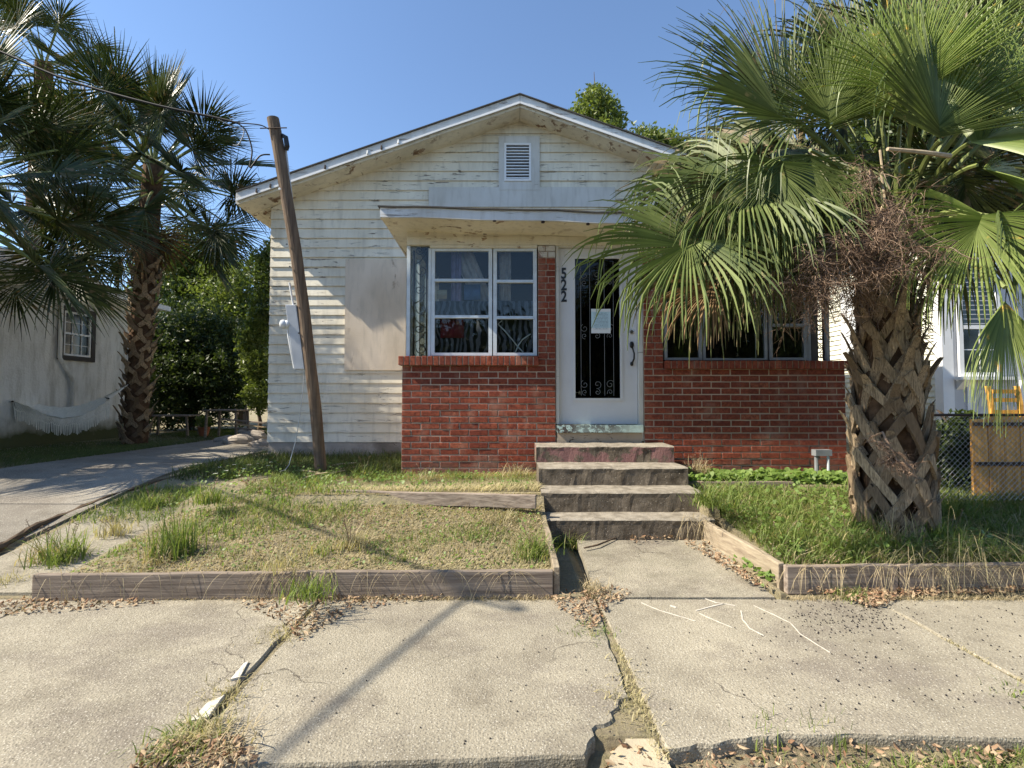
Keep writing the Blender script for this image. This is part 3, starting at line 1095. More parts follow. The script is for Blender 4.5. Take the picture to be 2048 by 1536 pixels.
# right windows
zr0 = zsT2 + .012
window(fx(1330, YW), fx(1406, YW), zr0, zhead - .01, (), .035, 'dframe')
window(fx(1408, YW), fx(1537, YW), zr0, zhead - .01, (), .028, 'dframe')
window(fx(1541, YW), fx(1618, YW), zr0, zhead - .01, (fz(650, YB), fz(578, YB)), .036, 'dframe')
H(bx("corner_post", MT['dframe'], None, fx(1619, YB), fx(1626, YB), YW, YW + .05, zsT2 + .002, zhead - .002))
H(bx("corner_post", MT['dkbrown'], None, fx(1628, YB), fx(1640, YB), YW + .01, YW + .06, zsT2 + .002, zhead - .002))
H(bx("corner_post", MT['dframe'], None, fx(1657, YB), fx(1664, YB), YW, YW + .05, zsT2 + .002, zhead - .002))
ironwork(fx(1643, YB), fx(1655, YB), zsT2 + .01, zhead - .02, YW + .04)
H(bx("side_wall", MT['mortar'], None, XR - .10, XR - .006, YB + .112, YM - .035, zbase, zsT2 - .01))
# porch inside
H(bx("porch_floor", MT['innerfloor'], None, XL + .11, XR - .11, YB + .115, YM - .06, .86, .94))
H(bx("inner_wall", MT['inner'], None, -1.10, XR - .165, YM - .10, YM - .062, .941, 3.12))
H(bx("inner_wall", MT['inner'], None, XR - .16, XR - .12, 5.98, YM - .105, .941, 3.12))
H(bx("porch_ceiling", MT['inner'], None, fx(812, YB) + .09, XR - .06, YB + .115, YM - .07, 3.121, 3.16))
# things behind the glass
def hang(name, lab, cat, mt, x0, x1, z0, z1, y, amp=.02, fr=9, skew=0, grp=None):
    m_ = MB()
    K = 28
    for k in range(K + 1):
        q = k / K
        x = x0 + (x1 - x0) * q
        yy = y + amp * math.sin(q * fr * 6.28 + .6 * math.sin(q * 5)) + amp * .4 * math.sin(q * fr * 14)
        m_.v += [(x + skew, yy, z1), (x, yy * 1.0, z0), ]
    m_.f += [(2 * k, 2 * k + 2, 2 * k + 3, 2 * k + 1) for k in range(K)]
    me = m_.mesh(name, MT[mt], True)
    o = link(name, me, None, lab, cat, grp)
    sm = o.modifiers.new("thick", 'SOLIDIFY')
    sm.thickness = .004
    return o


hang("blanket", "black and grey zebra print blanket hung low behind the left porch windows", "blanket", 'zebra', fx(866, 5.6), fx(1070, 5.6), zsT - .05, fz(603, 5.55), 5.53, .008, 4)
hang("curtain", "mauve curtain hanging behind the wide left porch window", "curtain", 'mauve', fx(905, 5.75), fx(925, 5.75), fz(700, 5.75), fz(480, 5.75), 5.58, .012, 2)
hang("drape", "beige drape pulled slantwise behind the wide left porch window", "drape", 'drape', fx(960, 5.9), fx(1000, 5.9), fz(640, 5.9), fz(480, 5.9), 5.60, .02, 2, -.42)
hang("drape", "beige drape hanging straight behind the narrow left porch window", "drape", 'drape', fx(1000, 5.85), fx(1022, 5.85), fz(640, 5.85), fz(480, 5.85), 5.58, .012, 2)
hang("blanket", "plain blue blanket draped above the zebra print blanket", "blanket", 'blue', fx(930, 5.7), fx(962, 5.7), fz(605, 5.7), fz(575, 5.7), 5.55, .006, 1)
MT['maroon'] = m_plain("maroon_cloth", (.16, .02, .03), .9, .1, 0, .25, 12)
hang("cloth", "dark red cloth hanging low behind the wide left porch window", "cloth", 'maroon', fx(880, 5.515), fx(928, 5.515), fz(676, 5.515), fz(637, 5.515), 5.513, .004, 3)
hang("cloth", "small orange cloth standing for a sunlit triangle behind the left middle pane", "cloth", 'stalk', fx(872, 5.515), fx(893, 5.515), fz(598, 5.515), fz(580, 5.515), 5.515, .003, 1)  # orange sheet added for the sunlit triangle inside the porch
c_ = MB()
c_.tube([P(1004, 641, 5.505), P(996, 648, 5.505), P(1010, 662, 5.505), P(1026, 681, 5.505), P(1036, 694, 5.505), P(1046, 704, 5.505)], .008, 5)
c_.tube([P(1061, 668, 5.500), P(1045, 679, 5.500), P(1037, 690, 5.500), P(1031, 704, 5.500)], .008, 5)
c_.build("cord", MT['white'], label="white cord crossed in an X behind the narrow left porch window", cat="cord")

# ---- door
YD = YB + .075
dx0, dx1, dz0, dz1 = fx(1118, YD), fx(1275, YD), fz(848, YD), fz(497, YD)
gx0, gx1, gz0, gz1 = fx(1150, YD), fx(1241, YD), fz(797, YD), fz(517, YD)
mm = MB()
mm.box(dx0, gx0, YD, YD + .045, dz0, dz1)
mm.box(gx1, dx1, YD, YD + .045, dz0, dz1)
mm.box(gx0, gx1, YD, YD + .045, dz0, gz0)
mm.box(gx0, gx1, YD, YD + .045, gz1, dz1)
door = H(mm.build("door", MT['door'], label="white front door with a tall dark glass panel"))
mo = MB()
q = .026
for a, b, c, d in ((gx0 - q, gx0 + .004, gz0 - q, gz1 + q), (gx1 - .004, gx1 + q, gz0 - q, gz1 + q)):
    mo.box(a, b, YD - .014, YD - .0005, c, d)
mo.box(gx0 + .0045, gx1 - .0045, YD - .013, YD - .0005, gz0 - q, gz0 + .004)
mo.box(gx0 + .0045, gx1 - .0045, YD - .013, YD - .0005, gz1 - .004, gz1 + q)
mo.build("glass_moulding", MT['door'], door)
bx("glass_panel", MT['dglass'], door, gx0 + .0005, gx1 - .0005, YD + .012, YD + .018, gz0 + .0005, gz1 - .0005)
ld = MB()
gw = gx1 - gx0
for k in (.14, .34, .66, .86):
    ld.tube([(gx0 + gw * k, YD + .010, gz0 + .03), (gx0 + gw * k, YD + .010, gz1 - .03)], .0022, 4)
for s_ in (.22, .5, .78):
    for zz in (.10, .5, .88):
        ld.tube(spiral(gx0 + gw * s_, gz0 + (gz1 - gz0) * zz, YD + .010, .05, 1.2, s_ * 9), .0022, 4)
        ld.tube(spiral(gx0 + gw * s_, gz0 + (gz1 - gz0) * zz - .09, YD + .010, .035, 1.2, 3 + s_ * 9, -1), .0022, 4)
ld.build("glass_leading", MT['dframe'], door)
hx = fx(1264, YD)
hd = MB()
hd.sphere((hx, YD - .012, fz(690, YD)), (.026, .012, .04), 12, 8)
hd.tube([(hx + .004, YD - .02, fz(695, YD)), (hx + .016, YD - .055, fz(708, YD)), (hx + .014, YD - .055, fz(718, YD)), (hx, YD - .018, fz(727, YD))], [.008, .010, .010, .009], 8)
hd.sphere((hx - .002, YD - .010, fz(728, YD)), (.019, .012, .026), 12, 8)
hd.build("door_handle", MT['black'], door, smooth=True)
MB().tube([(hx, YD - .0005, fz(664, YD)), (hx, YD - .022, fz(664, YD))], [.024, .019], 14).build("deadbolt", MT['nickel'], door)
for k, (d, a, b) in enumerate((("5", 557, 536), ("2", 580, 559), ("2", 603, 582))):
    cu = bpy.data.curves.new("house_number", 'FONT')
    cu.body = d
    hgt = fz(b, YD) - fz(a, YD)
    cu.size = hgt / .70
    cu.extrude = .003
    cu.offset = .0045
    cu.align_x = 'CENTER'
    cu.materials.append(MT['black'])
    tmp = bpy.data.objects.new("tmp_text", cu)
    COL.objects.link(tmp)
    bpy.context.view_layer.update()
    me_ = bpy.data.meshes.new_from_object(tmp.evaluated_get(bpy.context.evaluated_depsgraph_get()))
    bpy.data.objects.remove(tmp)
    me_.materials.clear(); me_.materials.append(MT['black'])
    o = link("house_number", me_, door)
    o.rotation_euler = (math.pi / 2, 0, 0)
    o.scale = (.78, 1, 1)
    o.location = (fx(1128.5, YD), YD - .004, fz(a, YD))
# frame round the door
fr = MB()
fr.box(fx(1112, YB) + .003, dx0 - .004, YB + .02, YD + .05, fz(848, YB), zhead + .01)
dfl = H(fr.build("door_frame", MT['casing']))
fr = MB()
fr.box(dx1 + .004, XDr - .003, YB + .02, YD + .05, fz(883, YB), zhead + .01)
H(fr.build("door_frame", MT['casing']))
H(bx("door_frame", MT['casing'], None, dx0 - .0035, dx1 + .0035, YB + .022, YD + .05, dz1 + .004, zhead + .009))
H(bx("threshold", MT['teal'], None, fx(1113, YB) + .003, fx(1285, YB) - .003, YB - .035, YD + .04, fz(865, YB - .035), fz(850, YB - .035)))
H(bx("riser_board", MT['riser'], None, fx(1113, YB) + .003, fx(1284, YB) - .003, YB + .005, YB + .03, .72, fz(866, YB - .035)))
nt = MB().box(-.113, .113, -.001, .001, -.142, .142).build("notice", MT['paper'], label="printed paper notice taped to the front door glass", cat="notice")
nt.location = ((fx(1183, YD) + fx(1223, YD)) / 2, YD + .005, (fz(617, YD) + fz(667, YD)) / 2)
nt.rotation_euler = (.02, 0, 0)

# ------------------------------------------------------------------ front steps
steps = thing("front_steps", "four worn concrete front steps below the white door", "steps", (.98, 4.7, .07))
sx0, sx1 = .255, 1.705
YF = [5.02, 4.63, 4.30, 4.05]
ZT = [1.25 - .484, 1.25 - .655, 1.25 - .827, 1.25 - 1.005]


def rstep(x0, x1, y0, y1, z0, z1, mt, seed):
    m_ = MB()
    K = 40
    rows = [(y1, z0), (y0, z0), (y0 - .0, z1 - .05), (y0 - .004, z1 - .012), (y0 + .012, z1), (y0 + .1, z1 + .002), (y1, z1)]
    for k in range(K + 1):
        x = x0 + (x1 - x0) * k / K
        for j, (y, z_) in enumerate(rows):
            e = noise.noise(V((x * 6, seed, j * .6))) * .010 + noise.noise(V((x * 25, seed, j))) * .005
            chip = max(0, noise.noise(V((x * 3.5, seed * 7, 0))) - .25) * .08 if j in (3, 4) else 0
            m_.v.append((x, y + (e if 1 <= j <= 4 else 0) + chip, z_ - chip * .8 + (e * .5 if j >= 3 else 0)))
    n_ = len(rows)
    for k in range(K):
        for j in range(n_ - 1):
            m_.f.append((k * n_ + j, (k + 1) * n_ + j, (k + 1) * n_ + j + 1, k * n_ + j + 1))
    m_.f.append(tuple(range(n_)))
    m_.f.append(tuple(reversed(range(K * n_, K * n_ + n_))))
    o = m_.build("step", mt)
    o.parent = steps
    o.matrix_parent_inverse = Matrix.Translation(-steps.location)
    return o


for i in range(4):
    yb2 = YB - .038 if i == 0 else YF[i - 1] + .02
    rstep(sx0 + i * .004, sx1 + i * .003, YF[i], yb2, (ZT[i + 1] - .02) if i < 3 else .03, ZT[i], MT['step_red'] if i == 0 else MT['step_dark'], 3 + i * 5)

# ------------------------------------------------------------------ timbers round the beds
def timber(p0, p1, h, th, label, mt='timber', n=14, top=None, sag=0):
    """board between two ground points; p.z is the underside"""
    p0, p1 = V(p0), V(p1)
    d = (p1 - p0); L = d.length; d.normalize()
    s_ = V((-d.y, d.x, 0)).normalized()
    cs, ws, ts = [], [], []
    sd = R.uniform(0, 99)
    for i in range(n + 1):
        q = i / n
        c = p0.lerp(p1, q) + V((0, 0, h / 2)) + s_ * (.01 * noise.noise(V((q * 3, sd, 0)))) + V((0, 0, .006 * noise.noise(V((q * 4, sd, 4)))))
        cs.append(c)
        ws.append(s_ * th / 2 * (1 + .1 * noise.noise(V((q * 9, sd, 1)))))
        ts.append(V((0, 0, h / 2 * (1 + .03 * noise.noise(V((q * 12, sd, 2)))))))
    m_ = MB().loft(cs, ws, ts)
    o = m_.build("timber_edging", MT[mt], label=label, cat="edging", group="old timbers edging the front beds")
    b = o.modifiers.new("b", 'BEVEL'); b.width = .006; b.segments = 2; b.limit_method = 'ANGLE'
    return o


jx = fx(590, 3.0)
timber((BED_X0, 3.005, -.01), (jx - .006, 3.045, -.01), .175, .04, "long grey board edging the left bed along the pavement, its left half")
timber((jx + .006, 3.045, -.01), (BED_X1 - .03, 3.06, -.01), .18, .04, "long grey board edging the left bed along the pavement, ending near the path")
timber((BED_X1 - .005, 3.06, .0), (.27, 4.0, .07), .19, .04, "short board between the left bed and the front path", 'timber_y')
a = G(662, 998, .33); b = G(1072, 1012, .34)
timber((a.x, a.y, .30), (b.x, b.y - .05, .33), .115, .045, "split grey board crossing the left bed below the brick wall")
timber((fx(1556, 3.17), 3.17, -.01), (1.64, 4.08, .05), .185, .045, "pale board running beside the right of the front path", 'timber_y')
timber((fx(1562, 3.15), 3.14, -.01), (2.52, 3.16, -.01), .18, .045, "dark board edging the right bed beside the front path corner")
timber((2.53, 3.16, -.01), (3.62, 3.20, -.01), .18, .045, "dark board edging the right bed under the long drooping grass")
timber((1.74, 4.90, .30), (2.86, 4.86, .30), .12, .045, "grey board crossing the right bed below the brick wall")
MB().tube([G(1168, 1096, .08), G(1195, 1090, .085), G(1238, 1073, .09)], [.006, .008, .005], 6).build("streak", MT['log'], label="thin dark streak lying at the foot of the front steps", cat="streak")  # thin dark raised line across the path below the bottom step
# rotten log edging the drive
pts = [(0 - 60, 1130, .06), (0, 1097, .10), (60, 1064, .14), (120, 1036, .18), (180, 1012, .23), (240, 990, .28), (330, 962, .34), (420, 942, .39)]
pp = [G(*p_) + V((0, 0, .01)) for p_ in pts]
lg = MB()
cs = []
for i in range(len(pp) - 1):
    for k in range(4):
        q = k / 4
        p = pp[i].lerp(pp[i + 1], q)
        cs.append(p + noise.noise_vector(p * 4) * .02)
lg.tube(cs, [.028 + .016 * noise.noise(c * 7) for c in cs], 7)
stone(lg.v, .01, 25)
lg.build("rotten_log", MT['log'], label="rotten log edging the driveway beside the left bed", cat="log")
# split stalks near the pole
for k, (a_, b_, r_) in enumerate((((585, 968), (700, 940), .016), ((600, 962), (742, 936), .013), ((612, 972), (690, 950), .011), ((576, 952), (640, 958), .012), ((640, 948), (712, 938), .010), ((600, 975), (655, 962), .009))):
    A = G(a_[0], a_[1], .345) + V((0, 0, .02 + .012 * k)); B = G(b_[0], b_[1], .40) + V((0, 0, .03 + .012 * k))
    MB().tube([A, A.lerp(B, .5) + V((0, .01, .015)), B], [r_, r_ * 1.1, r_ * .6], 5).build("dry_stalk", MT['stalk'],
        label=["longest dry stalk at the bottom of the pile by the leaning pole", "long thin dry stalk reaching towards the brick wall from the pole", "short dry stalk in front of the pile by the pole",
               "left dry stalk at the foot of the leaning pole", "right dry stalk nearest the upper bed board", "smallest dry stalk lying nearest the pavement"][k],
        cat="stalk", group="dry palm stalks piled by the leaning pole")

# ------------------------------------------------------------------ leaning pole, meter, cables
pb = P(645, 945, 5.5); pt = P(546, 236, 5.1)
pb.z = .30
pole = thing("wooden_pole", "old round wooden pole leaning left in front of the clapboard wall", "pole", pb)
K = 26
cs = [pb.lerp(pt, k / K) - pb + V((.055 * math.sin(math.pi * k / K), 0, 0)) + noise.noise_vector(V((k * .3, 0, 0))) * .010 for k in range(K + 1)]
m_ = MB().tube(cs, [.064 - .002 * k / K + .003 * noise.noise(V((k * .5, 4, 0))) for k in range(K + 1)], 14)
m_.build("shaft", MT['polewood'], pole, smooth=False)
d = (pt - pb).normalized()
at = lambda q, dx=0, dy=0, dz=0: (pt - pb) * q + V((dx, dy, dz))
MB().tube([at(.965, -.13, -.06, -.0), at(.965, .16, -.06, .005)], .006, 6).build("cross_bolt", MT['rust'], pole)
MB().tube([at(.955, .075, 0, 0), at(.955, .12, -.01, -.03), at(.93, .12, -.01, -.02), at(.915, .10, 0, 0)], [.02, .026, .028, .02], 8).build("weatherhead", MT['black'], pole)
MB().tube([at(.92, .085, .02, 0), at(.75, .075, .03, 0), at(.60, .075, .03, 0)], .012, 8).build("conduit", MT['meter'], pole)
MB().tube([at(.805, 0, -.07, 0), at(.805, 0, -.085, 0)], .013, 8).build("insulator", MT['white'], pole)
for q in (.66, .60, .5, .42):
    MB().tube([at(q, -.01, -.058, 0), at(q, -.012, -.066, 0)], .010, 6).build("knot", MT['black'], pole)
# meter box strapped to the left of the pole
mb0 = P(585, 611, 5.30); mb1 = P(602, 739, 5.38)
mbx = thing("meter_box", "pale grey electric meter box on the left of the leaning pole", "meter box", mb1)
ax = (mb0 - mb1)
def along(q, dx, dy): return ax * q + V((dx, dy, 0))
w2 = .060
h_ = MB()
h_.hexa([along(0, -w2, -.05), along(0, w2, -.05), along(0, w2, .05), along(0, -w2, .05), along(1, -w2, -.05), along(1, w2, -.05), along(1, w2, .05), along(1, -w2, .05)])
bo = h_.build("enclosure", MT['meter'], mbx)
bv = bo.modifiers.new("b", 'BEVEL'); bv.width = .006; bv.segments = 2
h_ = MB().tube([along(.70, -w2 - .0, -.01), along(.70, -w2 - .035, -.035)], [.048, .046], 16)
h_.sphere(along(.70, -w2 - .05, -.045), (.045, .04, .052), 14, 8)
h_.build("meter_dial", MT['meterglass'], mbx, smooth=True)
MB().tube([along(.62, -w2 - .02, -.02), along(.50, -w2 - .02, -.03), along(.02, -w2 + .0, -.035)], .011, 8).build("side_conduit", MT['white'], mbx)
MB().tube([along(1.0, .01, 0), along(1.35, .0, .0)], .012, 8).build("top_conduit", MT['white'], mbx)
gw_ = [P(608, 742, 5.42), P(606, 780, 5.42), P(600, 830, 5.42), P(592, 880, 5.40), P(578, 930, 5.36), P(570, 940, 5.3), P(560, 943, 5.25)]
MB().tube(gw_, .0045, 5).build("ground_wire", MT['galv'], label="thin ground wire hanging from the meter box to the soil", cat="wire")
# service cable to the pole
def cable(pts, r, lab, mt='wire', nm="service_cable", cat="cable", sag=0, n=24):
    pts = [V(p_) for p_ in pts]
    out = []
    # catmull
    for i in range(len(pts) - 1):
        p0, p1, p2, p3 = pts[max(i - 1, 0)], pts[i], pts[i + 1], pts[min(i + 2, len(pts) - 1)]
        for k in range(n):
            t_ = k / n
            out.append(.5 * ((2 * p1) + (p2 - p0) * t_ + (2 * p0 - 5 * p1 + 4 * p2 - p3) * t_ ** 2 + (3 * p1 - p0 - 3 * p2 + p3) * t_ ** 3))
    out.append(pts[-1])
    return MB().tube(out, r, 6).build(nm, MT[mt], label=lab, cat=cat)


top = pt.copy()
cable([P(-160, 40, 4.9), P(0, 103, 4.95), P(135, 160, 5.0), P(300, 207, 5.05), P(430, 235, 5.1), P(475, 246, 5.1)], .012, "thick black cable sagging from the street to the leaning pole")
cable([P(475, 246, 5.1), P(492, 262, 5.1), P(504, 300, 5.1), P(500, 335, 5.1), P(520, 312, 5.1), P(540, 309, 5.12)], .008, "black cable loop hanging left of the leaning pole")
cable([P(430, 235, 5.1), P(470, 255, 5.12), P(488, 262, 5.1), P(478, 288, 5.1), P(466, 290, 5.1)], .006, "short pale cable end curling at the loop beside the pole", 'galv')
cable([P(475, 246, 5.1), P(520, 250, 5.1), P(545, 262, 5.12), P(563, 262, 5.14)], .006, "thin wire joining the black cable to the pole top", 'wire')
# overhead cable that throws the long shadow over the pavement
S1 = G(952, 1200, 0); S2 = G(575, 1490, 0)
h1, h2 = 5.2, 5.2
T1 = S1 - LDIR * (h1 / -LDIR.z); T2 = S2 - LDIR * (h2 / -LDIR.z)
dd = (T2 - T1).normalized()
cable([V((-9.0, 6.2, 3.55)), T1.lerp(V((-9.0, 6.2, 3.55)), .03), T1, T2, T2 + dd * 14 + V((0, 0, 1.2))], .019, "bundled overhead cable crossing high above the pavement")
# ------------------------------------------------------------------ palms
def frond(mb, pet, hub, A, N, Rr, n=52, spread=2.3, droop=.5, seed=0, segs=6, hang=.35, split=.45, cup=.25, fold=.35, tap=.62):
    """costapalmate frond: pleated fan united near the hub, split and drooping beyond"""
    r_ = random.Random(seed)
    A = V(A).normalized()
    S = A.cross(V(N)).normalized()
    N = S.cross(A).normalized()
    hub = V(hub)
    dth = 2 * spread / n
    for i in range(n):
        a = -spread + dth * (i + .5) + r_.uniform(-.45, .45) * dth
        L = Rr * (.70 + .30 * math.cos(a * .55)) * r_.uniform(.80, 1.08)
        d0 = (A * math.cos(a) + S * math.sin(a) + N * cup * abs(math.sin(a)) * .8).normalized()
        p = hub + A * (.16 * Rr * max(0, math.cos(a)))
        dr = droop * r_.uniform(.35, 1.9)
        if r_.random() < .05: continue
        kink = r_.random() < hang
        ks = r_.uniform(.5, .8)
        wmax = split * L * math.tan(dth / 2) * 1.08
        o = len(mb.v)
        d = d0.copy()
        step = L / segs
        side = (V((0, 0, 1)) * 0 + d.cross(N)).normalized()
        for s in range(segs + 1):
            q = s / segs
            if q <= split: hw = max(.0035, q * L * math.tan(dth / 2) * 1.08)
            else: hw = wmax * (1 - (q - split) / (1 - split)) ** tap
            hw = max(hw, .0012)
            nn = side.cross(d).normalized()
            mb.v.append(tuple(p - side * hw - nn * hw * fold))
            mb.v.append(tuple(p + nn * hw * fold))
            mb.v.append(tuple(p + side * hw - nn * hw * fold))
            if s < segs:
                g = dr * (q ** 1.6) * .9
                if kink and q > ks: g += 1.6
                d = (d + V((0, 0, -1)) * g + V((r_.uniform(-1, 1), r_.uniform(-1, 1), 0)) * .06 * q).normalized()
                side = (side - d * side.dot(d)).normalized()
                p = p + d * step
        for s in range(segs):
            b = o + s * 3
            mb.f.append((b, b + 1, b + 4, b + 3))
            mb.f.append((b + 1, b + 2, b + 5, b + 4))
    return mb


def petiole(pts, r0, r1):
    m_ = MB()
    pts = [V(p_) for p_ in pts]
    n_ = 10
    out = []
    for k in range(n_ + 1):
        t_ = k / n_
        out.append(pts[0] * (1 - t_) ** 2 + pts[1] * 2 * t_ * (1 - t_) + pts[2] * t_ ** 2)
    m_.tube(out, [r0 + (r1 - r0) * k / n_ for k in range(n_ + 1)], 5)
    return m_


def frond_variant(el, seed, Rr=1.0, pl=1.1, droop=.5, mat='frond', n=46, segs=6, hang=.3):
    """radial +Y frond for a crown: elevation el, gravity -Z"""
    d = V((0, math.cos(el), math.sin(el)))
    hub = d * pl + V((0, 0, -.10 * pl * math.cos(el)))
    A = V((0, math.cos(el - .35), math.sin(el - .35)))
    N = V((0, -math.sin(el - .35), math.cos(el - .35)))
    N = Matrix.Rotation((1 if seed % 2 else -1) * (.45 + .6 * ((seed * 37) % 10) / 10), 3, A) @ N
    m_ = petiole([(0, 0, 0), d * pl * .55 + V((0, 0, .05)), hub], .024, .012)
    npf = len(m_.f)
    frond(m_, None, hub, A, N, Rr, n, 2.35, droop, seed, segs, hang, .34, .2, .8, .95)
    me = m_.mesh("frond", MT['petiole'], False, fix=False)
    me.materials.append(MT[mat])
    mi = [0] * npf + [1] * (len(me.polygons) - npf)
    me.polygons.foreach_set("material_index", mi)
    return me


def boot_mesh(r, stub=.12, leg=.26, ang=.6, w=.036, seed=0, z0=0):
    """split leaf base clasping a trunk of radius r: two crossing straps and a cut stub"""
    r_ = random.Random(seed)
    m_ = MB()
    for sg in (-1, 1):
        cs, ws, ts = [], [], []
        n_ = 6
        for k in range(n_ + 1):
            q = k / n_
            th = sg * ang * (1 - q) ** 1.1
            z = -leg * (1 - q) + .02
            rr = r + .010 + .055 * q + .012 * (sg > 0)
            rad = V((math.sin(th), -math.cos(th), 0))
            tan = V((math.cos(th), math.sin(th), 0))
            dirv = (tan * (-sg * ang * r) + V((0, 0, leg))).normalized()
            wv = rad.cross(dirv).normalized() * (w * (.85 + .3 * q))
            cs.append(rad * rr + V((0, 0, z)))
            ws.append(wv)
            ts.append(rad * (.013 + .006 * q))
        m_.loft(cs, ws, ts)
    cs, ws, ts = [], [], []
    for k in range(4):
        q = k / 3
        c = V((0, -(r + .045 + stub * .55 * q ** 1.3), -.01 + stub * q))
        cs.append(c); ws.append(V((w * (1.25 - .55 * q), 0, 0))); ts.append(V((0, -.012, .010)) * (1.3 - .3 * q))
    m_.loft(cs, ws, ts)
    for i, p in enumerate(m_.v):
        m_.v[i] = tuple(V(p) + noise.noise_vector(V(p) * 14 + V((seed, 0, 0))) * .005)
    return m_.mesh("leaf_base", MT['boot'])


# ---- right palm (large, near)
prx, pry = P(1786, 1040, 3.80).x, 3.80
palmR = thing("palm_tree", "big near palm with a boot-covered trunk right of the brick porch", "palm tree", (prx, pry, .20))
LR = V((prx, pry, .20))
tr = MB()
K = 30
ptsr = []
for k in range(K + 1):
    q = k / K
    ptsr.append(V((noise.noise(V((q * 3, 0, 0))) * .03 - .02 * q, noise.noise(V((q * 3, 5, 0))) * .03, -.1 + 2.35 * q)))
rad = lambda q: .205 - .02 * q - .15 * max(0, q - .6)
tr.tube(ptsr, [rad(k / K) for k in range(K + 1)], 20)
for i, p in enumerate(tr.v):
    tr.v[i] = tuple(V(p) + noise.noise_vector(V(p) * 9) * .02)
tr.build("trunk", MT['trunk'], palmR, smooth=False)
bts = [boot_mesh(.27, st, lg_, an, w_, sd) for st, lg_, an, w_, sd in
       ((.04, .42, .95, .037, 1), (.06, .46, .90, .040, 2), (.03, .38, 1.05, .035, 3), (.08, .44, .85, .042, 4), (.04, .48, 1.1, .038, 5))]
btu = [boot_mesh(.25, st, lg_, an, w_, sd) for st, lg_, an, w_, sd in
       ((.16, .24, .6, .040, 11), (.20, .22, .55, .042, 12), (.13, .26, .62, .038, 13), (.22, .22, .5, .044, 14))]
nb = 84
for i in range(nb):
    q = i / nb
    z = .10 + 2.0 * q
    up = q > .46 or R.random() < .12
    o = link("leaf_base", R.choice(btu if up else bts), palmR)
    o.location = (-.02 * q, 0, z)
    o.rotation_euler = (R.uniform(-.07, .07), R.uniform(-.13, .13), i * 2.39996 + R.uniform(-.22, .22))
    s_ = .80 - .06 * q - .55 * max(0, q - .62) + R.uniform(-.05, .06)
    o.scale = (s_, s_, R.uniform(.9, 1.2) * (1.0 if not up else .95))
# crown fronds laid out from the photograph: hub px, depth, tip px, depth, facing, radius
crown = P(1790, 500, 3.80) - LR


def rp_frond(hub, tip, Rr, N, mat='frond', droop=.45, seed=0, spread=2.2, n=92, hang=.5, base=None, bulge=.25, cup=.3, split=.44):
    h = P(*hub) - LR
    t_ = P(*tip) - LR
    A = (t_ - h).normalized()
    c0 = crown if base is None else P(*base) - LR
    mid = c0.lerp(h, .55) + V((0, 0, bulge))
    m_ = petiole([c0, mid, h], .026, .013)
    npf = len(m_.f)
    frond(m_, None, h, A, V(N), Rr, n, spread, droop, seed, 8, hang, split, cup, .75)
    me = m_.mesh("frond", MT['petiole'], False, fix=False)
    me.materials.append(MT[mat])
    me.polygons.foreach_set("material_index", [0] * npf + [1] * (len(me.polygons) - npf))
    return link("frond", me, palmR)


